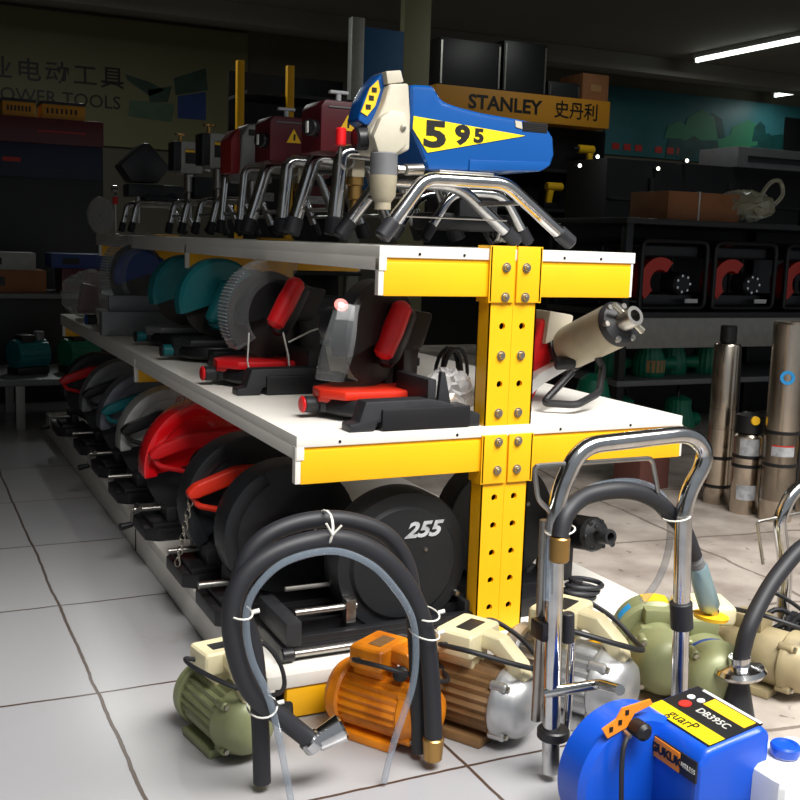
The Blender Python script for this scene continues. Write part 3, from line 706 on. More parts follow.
MB().lathe([(0,.006),(.018,.006),(.022,0)], (-.01,-.04,cz-.01), (0,-1,0), 20).build('arbor_cover', M['disc'], t)
MB().prism([(-.12,.19),(.02,.235),(.05,.225),(.03,.20),(-.10,.175)], 'y', -.03, .0, .006).build('handle', M['black'], t)
MB().tube([(.11,-.04,.06),(.135,-.05,.05),(.15,-.045,.045),(.16,-.03,.03)], .004, sm=4).build('power_cable', M['rubber'], t)

saws = [((-.230, .240, Z3), 'black cut-off saw with wide black guard just behind the one marked 255', dict(guard='disc', handle_on=False, r=.118, crank=False)),
        ((-.232, .445, Z3), 'black cut-off saw with red handle and hanging steel chain', dict(guard='disc', handle='redorange', r=.128, crank=False)),
        ((-.23, .76, Z3), 'cut-off saw with glossy bright red guard and red handle', dict(guard='brightred', handle='red', r=.136)),
        ((-.225, 1.08, Z3), 'cut-off saw with silver guard, black grip and teal motor beside red one', dict(guard='discsilver', handle='black', r=.128, crank=False)),
        ((-.22, 1.36, Z3), 'cut-off saw with plain grey guard and teal handle', dict(guard='discgrey', handle='teal', r=.130)),
        ((-.22, 1.66, Z3), 'cut-off saw with pale grey guard and black handle toward the far end', dict(guard='grey', handle='black', r=.128, crank=False)),
        ((-.24, 1.96, Z3), 'farthest cut-off saw with dull red handle at end of bottom shelf', dict(guard='darkgrey', handle='red', r=.115))]
for loc, lab, kw in saws:
    t, cz = cutoff_saw(loc, lab, **kw)
    if 'chain' in lab:
        x0, y0, z0 = -.172, -.049, cz+.020
        b = MB()
        for k in range(11):
            c = Vector((x0-.0025*k, y0-.001*k, z0-.0105*k)); ang_ = k % 2*PI/2
            ring = [(c.x+.0045*math.cos(a)*math.cos(ang_), c.y+.0045*math.cos(a)*math.sin(ang_), c.z-.002+.0085*math.sin(a)) for a in [2*PI*q/10 for q in range(10)]]
            b.tube(ring, .0014, 5, closed=True)
        b.build('chain', M['bolt'], t)
    if 'bright red' in lab:
        MB().lathe([(0,.003),(.006,.002),(.007,0)], (-.158,-.030,cz+.025), (0,-1,0), 14).build('guard_screw', M['bolt'], t)
    if 'silver' in lab:
        MB().box(-.13, -.055, -.055, -.032, .06, .125, .008).build('motor_cap', M['teal'], t)
        text('lettering', 'JSTP', .018, (-.03,-.031,cz+.10), M['inkred'], t, sx=1.1, shear=.3)

# things on the bottom shelf right of the post
t = thing('cut_off_saw', 'black and grey saw with white lettered round guard half hidden behind yellow post', 'saw', (.115, .22, Z3))
MB().box(-.10, .10, -.09, .09, 0, .025, .004).build('base', M['black'], t)
MB().lathe([(0,-.03),(.108,-.03),(.113,-.024),(.113,.02),(0,.024)], (0,0,.122), (0,1,0), 44).build('blade_guard', M['darkgrey'], t)
text('lettering', 'TTON', .026, (-.01,-.0312,.16), M['inkwhite'], t, shear=.2)
MB().lathe([(0,.008),(.004,.008),(.006,0)], (.035,-.03,.15), (0,-1,0), 10).lathe([(0,.008),(.004,.008),(.006,0)], (.05,-.03,.155), (0,-1,0), 10).build('guard_bolt', M['steel'], t)
A = at(556, 528, y=.20); Bp = at(592, 534, y=.10)
core_drill(A, Bp, .031, 'black core drill with ringed clamp nose on bottom shelf behind chrome handle', dark=True)
t = bpy.data.objects['core_drill.001']; z_ = A.z-Z3
MB().box(-.03, .03, -.02, .02, 0, z_, .006).build('motor_housing', M['darkgrey'], t)
P = []
for i in range(70):
    a = i*.33; P.append((.032*math.cos(a)+.0004*i, .022*math.sin(a), .006+.034*(i/70)+.008*math.sin(a*.5)**2))
o = MB().tube(P, .0045, 8).build('power_cable', M['rubber']); o.location = (.19, .06, Z3+.0); tag(o, 'coiled black cable lying on white bottom shelf right of post', 'cable')
o = MB().prism([(-.06,0),(-.06,.03),(.03,.036),(.055,.02),(.055,0)], 'y', -.03, .03, .006).build('steel_wedge', M['black'])
o.location = (.10, .07, Z3); tag(o, 'flat black steel wedge lying on bottom shelf just right of the post', 'wedge')

# ------------------------------------------------------------------ concrete vibrators and pumps on the floor in front
def vibrator(loc, label, body, bell, box, rz=0., s=1., ribs='same', handle=True, name='vibrator_motor', cable=True, smooth_=False):
    t = thing(name, label, 'motor', loc, math.radians(rz)); t.scale = (s,)*3
    cz = .056
    MB().lathe([(0,.0),(.041,0),(.044,.006),(.044,.105),(.040,.112),(0,.112)], (0,-.012,cz), (0,1,0), 96, ribs=0 if smooth_ else 24, ribamp=.09).build('ribbed_casing', M[ribs if ribs != 'same' else body], t)
    MB().lathe([(0,0),(.049,0),(.052,.004),(.052,.018),(.046,.026),(0,.028)], (0,.094,cz), (0,1,0), 36).build('rear_flange', M[body], t)
    b = MB().lathe([(.047,0),(.050,.003),(.050,.012),(.045,.020),(.043,.030),(.034,.042),(.018,.049),(0,.050)], (0,-.008,cz), (0,-1,0), 40)
    for k in range(4):
        a = PI/4+k*PI/2; b.cyl((.047*math.cos(a), -.006, cz+.047*math.sin(a)), (.047*math.cos(a), -.030, cz+.047*math.sin(a)), .007, seg=12, bev=.002)
    b.build('bell_housing', M[bell], t)
    n = MB()
    for k in range(4):
        a = PI/4+k*PI/2; n.cyl((.047*math.cos(a), -.029, cz+.047*math.sin(a)), (.047*math.cos(a), -.034, cz+.047*math.sin(a)), .004, seg=6)
    n.build('housing_bolts', M['bolt'], t)
    MB().box(-.045, .045, .0, .095, 0, .014, .004).build('foot_plate', M[body], t)
    MB().box(-.022, .022, .03, .085, .094, .118, .005).build('terminal_neck', M[body if not handle else box], t)
    if handle:
        q = MB().box(-.040, .040, .022, .082, .114, .150, .008, 3).build('switch_box', M[box], t)
        MB().box(-.022, .020, .036, .058, .1485, .1512, .001).build('switch_recess', M['darkgrey'] if box != 'orange' else M['brown'], q)
        MB().prism([(.035,.149),(-.005,.146),(-.040,.116),(-.046,.094),(-.022,.090),(-.016,.108),(.008,.124),(.035,.126)], 'x', -.013, .013, .006, 3).build('carry_handle', M[box], t)
        MB().lathe([(0,.004),(.004,.003),(.005,0)], (.02,.021,.130), (0,-1,0), 12).build('switch_screw', M['bolt'], t)
    if cable:
        MB().tube([(.040,.06,.128),(.070,.055,.135),(.075,.01,.118),(.060,-.03,.098),(.02,-.055,.105),(-.03,-.04,.125),(-.062,.01,.140),(-.055,.06,.135),(-.038,.06,.13)], .0035, 8, sm=6).build('power_cable', M['rubber'], t)
    return t
v = vibrator((-.468, -.105, 0), 'olive green vibrator motor with cream switch box, leftmost on the tiles', 'green', 'green', 'cream', 10, .92)
MB().cyl((.036,-.05,.075), (.058,-.06,.075), .014, seg=8, bev=.003).build('clamp_knob', M['black'], v)
MB().box(-.035, -.028, .105, .1075, .045, .085).build('label', M['labelorange'], v)
v = vibrator((-.244, -.165, 0), 'orange vibrator motor with orange handle standing inside the black hose loop', 'orange', 'orange', 'orange', 32, .92)
MB().lathe([(0,.006),(.008,.005),(.012,.002),(.012,0)], (-.02,-.0,.116), (-.7,-.3,.6), 14).build('plug_socket', M['darkgrey'], v)
vibrator((-.118, -.200, 0), 'silver vibrator motor with cream handle, ribs painted with brown reflection, left of the chrome cart', 'brown', 'alu', 'cream', 30, 1.04)
vibrator((.042, -.205, 0), 'silver vibrator motor with cream handle between the two chrome cart legs', 'alu', 'alu', 'cream', 30, 1.12)
v = vibrator((.200, -.165, 0), 'olive green motor with yellow label and blue oval sticker behind right chrome leg', 'green', 'green', 'green', -28, 1.05, handle=False, cable=False, smooth_=True)
MB().lathe([(0,0),(.056,0),(.062,.006),(.062,.044),(.055,.052),(0,.052)], (0,.050,.062), (0,1,0), 44).build('rear_drum', M['green'], v)
def arcpatch(r0, r1, a0, a1, y0, y1, cz, nm, m, par):
    n = 10; A0 = [(r1*math.cos(math.radians(a0+(a1-a0)*q/n)), cz+r1*math.sin(math.radians(a0+(a1-a0)*q/n))) for q in range(n+1)]
    B0 = [(r0*math.cos(math.radians(a1+(a0-a1)*q/n)), cz+r0*math.sin(math.radians(a1+(a0-a1)*q/n))) for q in range(n+1)]
    return MB().prism(A0+B0, 'y', y0, y1).build(nm, m, par)
arcpatch(.061, .0626, 72, 108, .058, .092, .062, 'yellow_label', M['labelyellow'], v)
arcpatch(.061, .0626, 128, 152, .060, .078, .062, 'blue_sticker', M['labelblue'], v)
MB().prism([(-.058,.05),(-.052,.062),(-.03,.098),(.03,.098),(.052,.062),(.058,.05)], 'y', .010, .028, .005).build('flange_cover', M['green'], v)
v = vibrator((.238, -.232, 0), 'large olive green motor with flat cream switch box behind the blue sprayer', 'green', 'green', 'cream', -22, 1.06, handle=False, cable=False, smooth_=True)
arcpatch(.0445, .0462, 35, 145, -.010, .004, .056, 'blue_band', M['navy'], v)
q = MB().box(-.030, .052, .040, .110, .104, .136, .011, 3).build('switch_box', M['cream'], v)
MB().lathe([(.012,0),(.014,.002),(.020,.002),(.022,0)], (.012,.072,.1358), (0,0,1), 24).build('box_ring', M['cream'], q)
vibrator((.385, -.235, 0), 'tan motor at the right edge beside the black hose', 'tan', 'tan', 'cream', 20, 1.0, handle=False, cable=True, smooth_=True)
# chrome flange plate with black hose beside it
t = thing('vibrator_hose', 'black rubber hose rising from a chrome flange near the right edge', 'hose', Vector((at(740, 668, z=.088).x, at(740, 668, z=.088).y, 0)))
A = at(740, 668, z=.088)-t.location
MB().cyl((0,0,0), (0,0,A.z-.008), .03, .012, seg=20).build('flange_stem', M['darkgrey'], t)
MB().lathe([(0,-.010),(.034,-.010),(.038,-.004),(.034,.002),(.016,.006),(.016,.018),(0,.018)], A, (-.1,.05,1), 32).build('flange', M['chrome'], t)
YQ = A.y+t.location.y
Q = [A+Vector((0,0,.014))]+[at(a, b, y=YQ+.01*k)-t.location for k, (a, b) in enumerate(((748,630),(762,600),(780,572),(806,545),(845,530),(890,560)))]
Q.append(Vector((Q[-1].x+.02, Q[-1].y, .013)))
MB().tube(Q, .0125, 14, sm=6).build('hose', M['rubber'], t)

def hose(name, label, pix, y, r, m, parent=None, y2=None, ground=True, seg=14):
    n = len(pix); P = []
    for i, (px, py) in enumerate(pix):
        yy = y if y2 is None else y+(y2-y)*i/(n-1)
        P.append(at(px, py, y=yy))
    if ground:
        for e in (0, -1): P[e].z = r+.001
    return P
# big black hose coil standing on the tiles
PA = hose('', '', [(316,745),(280,716),(250,690),(233,640),(234,597),(256,565),(295,545),(340,539),(378,554),(405,582),(424,625),(431,680),(433,750)], -.245, .0118, None)
c0 = Vector(PA[-1]); t = thing('vibrator_hose', 'thick black rubber hose arched over orange motor, front strand with metal ends', 'hose', (c0.x, c0.y, 0), group=None)
PA = [p-t.location for p in PA]; PA[0] = at(316, 745, y=-.245)-t.location
PA2 = [p for p in PA]; PA2[-1] = PA2[-1]+Vector((0,0,.03)); PA2[0] = PA2[0]+(PA2[1]-PA2[0])*.25
MB().tube(PA2, .0120, 18, sm=8).build('hose', M['rubber'], t)
MB().cyl(PA[-1], PA2[-1]+Vector((0,0,.002)), .0125, .0145, seg=18, bev=.002).build('end_fitting', M['brass'], t)
MB().cyl(PA[0], PA2[0], .016, .0145, seg=18, bev=.002).cyl(PA[0]+Vector((0,0,.004)), PA[0]+Vector((.035,-.004,.02)), .014, .018, seg=18, bev=.003).build('end_fitting', M['chrome'], t)
PB = hose('', '', [(262,790),(260,720),(254,650),(240,604),(243,566),(264,538),(302,522),(345,520),(385,534),(406,563),(413,600),(417,660),(420,745)], -.215, .0112, None)
t2 = thing('vibrator_hose', 'black rubber hose arched over orange motor, rear strand of the tied pair', 'hose', (PB[-1].x, PB[-1].y, 0))
MB().tube([p-t2.location for p in PB], .0112, 18, sm=8).build('hose', M['rubber'], t2)
PC = hose('', '', [(292,760),(272,708),(252,660),(246,620),(255,590),(285,562),(332,551),(370,564),(396,590),(412,618),(416,650),(412,688),(394,742),(384,775)], -.262, .0045, None)
t3 = thing('clear_tube', 'thin clear plastic tube tied along the arched black hose', 'tube', (PC[-1].x, PC[-1].y, 0))
MB().tube([p-t3.location for p in PC], .0045, 10, sm=8).build('tube', M['cleartube'], t3)
def tie(px, py, y, wx, rz, parent, t0):
    c = at(px, py, y=y)-t0.location; pts = []
    for k in range(18):
        a = 2*PI*k/18; pts.append((c.x+wx*math.cos(a)*math.cos(rz), c.y+.031*math.sin(a), c.z+wx*math.cos(a)*math.sin(rz)))
    MB().tube(pts, .0012, 6, closed=True).cyl((c.x+wx*math.cos(rz), c.y-.01, c.z+wx*math.sin(rz)), (c.x+wx*math.cos(rz)+.008, c.y-.012, c.z+wx*math.sin(rz)+.002), .0028, seg=8).build('cable_tie', M['tie'], t0)
for a in ((238,611,-.236,.0150,0), (262,706,-.236,.017,.3), (424,613,-.236,.016,.12), (424,632,-.236,.016,0)): tie(*a, None, t)
cc = at(324, 529, y=-.232)-t.location
MB().tube([(cc.x+.004*math.cos(2*PI*k/16), cc.y+.030*math.sin(2*PI*k/16)*.9, cc.z+.022*math.cos(2*PI*k/16)) for k in range(16)], .0018, 6, closed=True).tube([(cc.x,cc.y-.028,cc.z),(cc.x+.01,cc.y-.032,cc.z+.012)], .0014, 6).tube([(cc.x,cc.y-.028,cc.z),(cc.x-.010,cc.y-.032,cc.z+.016)], .0014, 6).build('cable_tie', M['tie'], t)
# long thin cable across the orange motor
P = [at(190, 690, y=-.19), at(212, 702, y=-.24), at(240, 704, y=-.22), at(270, 690, y=-.12), at(315, 682, y=-.09), at(350, 686, y=-.07), at(385, 690, y=-.08)]

# ------------------------------------------------------------------ blue sprayer on a chrome cart
ct = thing('paint_sprayer', 'bright blue paint sprayer with yellow labels on a tall chrome handle cart', 'sprayer', (-.02, -.42, 0))
o_ = Vector((-.02, -.42, 0)); YH = -.33
hp = [at(552,745,y=YH), at(556,500,y=YH), at(580,446,y=YH), at(697,432,y=YH), at(700,452,y=YH), at(686,496,y=YH), at(680,690,y=YH)]
hp = [p-o_ for p in hp]; hp[0].z = .012; hp[-1].z = .012
hp[-1].x += .004
P = [hp[0], hp[1], hp[2], at(692,433,y=YH)-o_, at(709,455,y=YH)-o_, at(684,500,y=YH)-o_, hp[6]]
MB().tube(fillet(P, .030, 8), .0115, 20).build('cart_handle', M['chrome'], ct)
for px in (682, 552):
    a = at(px, 640 if px == 682 else 700, y=YH)-o_; b_ = at(px-1 if px == 682 else px, 602 if px == 682 else 740, y=YH)-o_
    a2 = at(682, 628, y=YH)-o_
    if px == 682: MB().cyl(a2, b_, .0155, seg=18, bev=.001).build('sleeve', M['rubber'], ct)
MB().cyl(at(568,642,y=YH+.012)-o_, at(568,613,y=YH+.012)-o_, .0085, seg=18, bev=.001).build('sleeve', M['rubber'], ct)
MB().cyl(at(566,740,y=YH+.012)-o_, at(568,640,y=YH+.012)-o_, .0055, seg=14).build('inner_tube', M['chrome'], ct)
q = at(553, 735, y=YH)-o_; MB().cyl(q+Vector((0,0,-.004)), q+Vector((0,0,.010)), .021, seg=20, bev=.002).build('leg_collar', M['black'], ct)
MB().tube(fillet([at(545,640,y=YH+.015)-o_, at(546,545,y=YH+.015)-o_, at(551,512,y=YH)-o_, at(538,500,y=YH)-o_, at(534,466,y=YH)-o_, at(652,458,y=YH)-o_, at(658,492,y=YH)-o_], .008, 3), .0032, 8).build('wire_hook', M['steel'], ct)
MB().tube([at(540,640,y=YH+.03)-o_, at(545,520,y=YH+.03)-o_], .007, 12).tube([at(540,640,y=YH+.03)-o_, at(536,720,y=YH+.03)-o_], .007, 12).build('side_tube', M['steel'], ct)
q = at(546,629,y=YH+.01)-o_
MB().box(q.x-.014, q.x+.016, q.y-.014, q.y+.016, q.z-.012, q.z+.012, .003).build('tube_clamp', M['black'], ct)
# body
def lx(x): return x-o_.x
def ly(y): return y-o_.y
bd = MB().prism([(-.052,.02),(-.052,.118),(-.040,.136),(.043,.150),(.055,.140),(.055,.02)], 'y', -.135, -.01, .009, 3)
bd = bd.build('motor_cover', M['brightblue'], ct)
dr = MB().lathe([(0,0),(.074,0),(.082,.006),(.082,.046),(.076,.052),(0,.052)], (-.074,-.060,.070), (0,1,0), 64)
for v_ in dr.bm.verts: v_.co.z = max(v_.co.z, .014)
dr.build('fan_cover', M['brightblue'], ct)
# top labels (on the sloping top of the cover)
tz = lambda x: .1365+.1687*(x+.040)+.0002
def top_label(x0, x1, y0, y1, m, name='label', th=.0012, sk=0.):
    v0 = MB(); z0, z1 = tz(x0), tz(x1)
    v0._add([(x0,y0,z0-.002),(x1,y0,z1-.002),(x1,y1,z1-.002),(x0,y1,z0-.002),(x0,y0,z0+th),(x1,y0,z1+th),(x1,y1,z1+th),(x0,y1,z0+th)], [(0,3,2,1),(4,5,6,7),(0,1,5,4),(1,2,6,5),(2,3,7,6),(3,0,4,7)])
    return v0.build(name, M[m], bd)
top_label(-.034, .046, -.128, -.018, 'black', th=.0006)
top_label(-.032, -.010, -.128, -.018, 'decal', th=.0010)
top_label(.022, .040, -.124, -.055, 'labelyellow', th=.0010)
top_label(.042, .046, -.128, -.03, 'white', th=.0010)
slope = math.atan(.1687)
def top_text(s, x, y, size, m, sx=1., rz=-PI/2):
    e = text('lettering', s, size, (x, y, tz(x)+.0014), M[m], bd, rot=(0,0,0), sx=sx)
    e.rotation_euler = (Matrix.Rotation(-slope, 3, 'Y') @ Matrix.Rotation(rz, 3, 'Z')).to_euler(); return e
top_text('guarP', -.021, -.070, .022, 'ink', .9)
top_text('DB395C',   .008, -.088, .015, 'inkwhite', 1.0)
MB().lathe([(0,.0016),(.008,.0016),(.008,0)], (.006,-.042,tz(.006)), (-.167,0,1), 18).build('red_badge', M['inkred'], bd)
MB().lathe([(0,.0016),(.005,.0016),(.005,0)], (.022,-.034,tz(.022)), (-.167,0,1), 14).lathe([(0,.0016),(.005,.0016),(.005,0)], (.025,-.048,tz(.025)), (-.167,0,1), 14).build('white_badge', M['white'], bd)
# left flank label with lettering
fl = MB()
fl.box(-.0535, -.051, -.133, -.060, .098, .124, .0005); fl.build('side_band', M['black'], bd)
MB().box(-.0545, -.052, -.106, -.061, .099, .123, .0005).build('side_label', M['labelorange'], bd)
text('lettering', 'GUKUK', .0145, (-.0549,-.0835,.111), M['ink'], bd, rot=(PI/2,0,-PI/2), sx=1.05, off=.0006)
text('lettering', 'AIRLESS', .008, (-.0540,-.1195,.111), M['inkwhite'], bd, rot=(PI/2,0,-PI/2), sx=.9)
# zig-zag strip and knob on the fan cover
YF = -.42-.0605
zz = [at(a, b, y=YF)-o_ for a, b in ((607,738),(602,729),(616,719),(622,708),(650,699),(652,704),(634,713),(626,727))]
MB().prism([(p.x, p.z) for p in zz], 'y', -.0618, -.0595).build('zigzag_label', M['labelorange'], ct)
for a, b in ((610,729),(619,722),(626,712)):
    p = at(a, b, y=YF)-o_; MB().box(p.x-.002, p.x+.003, -.0625, -.0616, p.z-.003, p.z+.003).build('label_mark', M['ink'], ct)
p = at(645, 733, y=YF-.02)-o_
MB().cyl((p.x,-.058,p.z), (p.x,-.084,p.z), .0105, seg=20, bev=.004).build('control_knob', M['black'], ct)
MB().cyl((p.x-.014,-.06,p.z-.004), (p.x-.014,-.072,p.z-.006), .003, seg=10).build('knob_pin', M['bolt'], ct)
MB().tube([(p.x-.014,-.068,p.z-.006),(p.x-.026,-.075,p.z-.03),(p.x-.02,-.075,.02)], .003, 8, sm=4).build('knob_cable', M['rubber'], ct)
MB().tube(fillet([at(545,693,y=YH)-o_, at(600,684,y=YH-.04)-o_, at(620,690,y=YH-.09)-o_], .01, 3), .007, 12).build('cross_tube', M['chrome'], ct)
MB().box(-.05, .05, .0, .09, .030, .045, .004).build('carrier_plate', M['steel'], ct)
MB().box(-.13, .05, -.17, -.01, 0, .022, .006).build('skid', M['black'], ct)
# white canister with a blue cap in front of it
t = thing('plastic_canister', 'white plastic canister with round blue cap at the lower right corner', 'canister', (.058, -.555, 0))
MB().box(-.048, .06, -.045, .045, 0, .108, .014, 3).build('canister_body', M['white'], t)
MB().cyl((.0,-.0,.106), (.0,0,.112), .014, seg=20).build('neck', M['white'], t)
MB().lathe([(0,0),(.0165,0),(.0175,.003),(.0175,.010),(.0155,.0125),(.012,.0125),(.011,.011),(0,.011)], (0,0,.111), (0,0,1), 26).build('cap', M['brightblue'], t)
# hose looped over the cart, with its grey-blue end
PX = [(560,538,-.345),(566,514,-.338),(586,496,-.325),(622,490,-.325),(652,498,-.32),(672,516,-.31),(684,530,-.30),(694,556,-.29)]
P = [at(a, b, y=c) for a, b, c in PX]
E0 = at(711, 611, y=-.275)
t = thing('spray_hose', 'black hose looped between chrome cart legs with grey-blue end fitting', 'hose', (P[-1].x, P[-1].y, 0))
P = [p-t.location for p in P]; E0 = E0-t.location
MB().cyl(P[0]-Vector((0,0,.03)), P[0]+Vector((0,0,.002)), .0128, seg=20, bev=.002).build('ferrule', M['brass'], t)
MB().tube(P[:-1]+[P[-1]], .0115, 16, sm=6).build('hose', M['rubber'], t)
d = (E0-P[-1]).normalized(); Lh = (E0-P[-1]).length
MB().lathe([(0,-.022),(.0075,-.022),(.0085,-.016),(.0080,-.012),(.0095,-.008),(.0088,-.004),(.0105,0),(.0098,.004),(.0115,.008),(.0108,.012),(.012,.016),(.012,.018),(0,.018)], P[-1], d, 24).build('strain_relief', M['grey'], t)
MB().lathe([(0,.018),(.0125,.018),(.0145,.022),(.0155,Lh-.012),(.0135,Lh-.008),(0,Lh-.008)], P[-1], d, 24).build('end_fitting', M['greyblue'], t)
MB().cyl(E0-d*.010, E0+d*.004, .0115, seg=10, bev=.001).build('end_nut', M['steel'], t)
q = E0+d*.002
MB().lathe([(0,-.006),(.024,-.006),(.026,0),(0,.003)], (q.x,q.y,q.z-.004), (.1,0,1), 24).build('yellow_washer', M['labelyellow'], t)
PX = [(547,600),(548,560),(552,535),(566,508),(592,488),(632,482),(660,494),(670,520),(668,552),(658,580),(642,602)]
P = [at(a, b, y=-.345+.006*i) for i, (a, b) in enumerate(PX)]
t = thing('clear_tube', 'clear plastic tube arched over black hose between the chrome cart legs', 'tube', (P[0].x, P[0].y, 0))
MB().tube([p-t.location for p in P], .0052, 10, sm=7).build('tube', M['cleartube'], t)
for px, py, y_ in ((560,530,-.333),(676,516,-.325)):
    c = at(px, py, y=y_)-t.location
    MB().tube([(c.x+.018*math.cos(2*PI*k/16), c.y+.020*math.sin(2*PI*k/16), c.z+.004*math.cos(2*PI*k/16)) for k in range(16)], .0012, 6, closed=True).build('cable_tie', M['tie'], t)
# second chrome cart at the right edge
t = thing('cart', 'second chrome handle cart with thin wire hook, cut by the right edge', 'cart', at(790, 640, y=-.12)*1.0); t.location.z = 0
Lc = t.location
A = at(786,575,y=-.12)-Lc; B = at(779,520,y=-.12)-Lc; C_ = at(792,492,y=-.12)-Lc; D = at(830,470,y=-.12)-Lc; E_ = at(900,470,y=-.12)-Lc; F_ = at(915,560,y=-.12)-Lc
MB().tube(fillet([Vector((A.x,A.y,.012)), A, B, C_, D, E_, F_, Vector((F_.x,F_.y,.012))], .02, 6), .0115, 18).build('cart_handle', M['chrome'], t)
MB().tube(fillet([at(763,564,y=-.12)-Lc, at(757,522,y=-.12)-Lc, at(800,513,y=-.12)-Lc, at(850,508,y=-.12)-Lc], .006, 3), .0028, 8).build('wire_hook', M['steel'], t)
MB().box(A.x-.02, A.x+.13, -.015, .015, .03, .045, .003).build('cross_bar', M['black'], t)
# black hand grip and cables beside it
t = thing('hose_bundle', 'tangle of black cables and grip at right edge above the tan motor', 'cables', at(785, 640, y=-.17)); t.location.z = 0; Lc = t.location
c = at(782, 632, y=-.17)-Lc
P = [Vector((c.x+.030*math.cos(i*.42)+.0006*i, c.y+.02*math.sin(i*.31), c.z+.026*math.sin(i*.42)+.008*math.cos(i*.17))) for i in range(52)]
P = [Vector((c.x, c.y+.03, .006)), Vector((c.x+.02, c.y+.03, .05))]+P
MB().tube(P, .0045, 8).build('cables', M['rubber'], t)
MB().cyl(c+Vector((.012,-.02,-.01)), c+Vector((.05,-.02,.05)), .011, seg=14, bev=.003).build('grip', M['black'], t)

# ------------------------------------------------------------------ steel borehole pumps and things on the right
def borehole(x, y, h, r, label, bands=(), stick=None, top='plain'):
    t = thing('borehole_pump', label, 'pump', (x, y, 0))
    pr = [(0,0),(r*.97,0),(r*.97,.012),(r,.014)]
    for z in bands: pr += [(r,z-.004),(r*.965,z-.003),(r*.965,z+.003),(r,z+.004)]
    pr += [(r,h-.006),(r*.9,h),(0,h)]
    MB().lathe(pr, (0,0,0), (0,0,1), 36).build('casing', M['stainless'], t)
    for z in bands[:2]: MB().lathe([(r*.96,z-.004),(r*1.03,z-.004),(r*1.03,z+.005),(r*.96,z+.005),(r*.96,z-.004)], (0,0,0), (0,0,1), 36).build('band', M['black'], t)
    if stick:
        for z0, z1, m in stick:
            MB().lathe([(r*1.001,z0),(r*1.012,z0),(r*1.012,z1),(r*1.001,z1),(r*1.001,z0)], (0,0,0), (0,0,1), 20, a0=-2.9, a1=-1.5).build('sticker', M[m], t)
    if top == 'black': MB().cyl((0,0,h), (0,0,h+.05), r*.62, seg=20, bev=.004).build('outlet', M['black'], t)
    MB().tube([(r*.8,-r*.5,h-.01),(r*.9,-r*.6,h*.6),(r*.95,-r*.55,.03)], .004, 8, sm=4).build('power_cable', M['black'], t)
    return t
borehole(1.185, .80, .445, .036, 'tall thin steel borehole pump, leftmost of the standing row', (.05,.13,.215,.27), None, 'black')
borehole(1.180, .69, .215, .038, 'short steel borehole pump with yellow cap and two labels between taller ones', (.13,.155), [(.155,.205,'label'),(.04,.08,'label')])
t = bpy.data.objects['borehole_pump.001']
MB().lathe([(.012,0),(.038,.004),(.036,.05),(.012,.06)], (0,0,.215), (0,0,1), 28).build('motor_top', M['black'], t)
MB().cyl((-.012,-.028,.255), (-.018,-.040,.255), .012, seg=16, bev=.002).build('yellow_plug', M['labelyellow'], t)
borehole(1.205, .60, .52, .043, 'tallest steel borehole pump with blue round sticker and red-white label', (.15,.235,.06), [(.175,.2,'label'),(.2,.204,'inkred')])
t = bpy.data.objects['borehole_pump.002']
MB().lathe([(.010,.0008),(.018,.0012),(.018,.0),(.010,0)], (-.030,-.032,.38), (-.70,-.74,0), 22).build('round_sticker', M['labelblue'], t)
borehole(1.36, .63, .50, .040, 'steel borehole pump with yellow label at right edge of the photo', (.16,.24), [(.16,.195,'labelyellow')])
borehole(1.24, .86, .42, .018, 'slim dark steel pump rod standing behind the short pump', (.2,), None)
t = thing('carton', 'dark brown carton leaning on floor left of the steel pumps', 'box', (1.10, 1.02, 0), .2)
MB().box(-.07, .06, -.05, .05, 0, .20, .003).build('carton_body', mat('dark_carton', '#6A4038', .8), t)
MB().box(-.075, .065, -.055, .055, .20, .206, .001).build('lid', M['grey'], t)

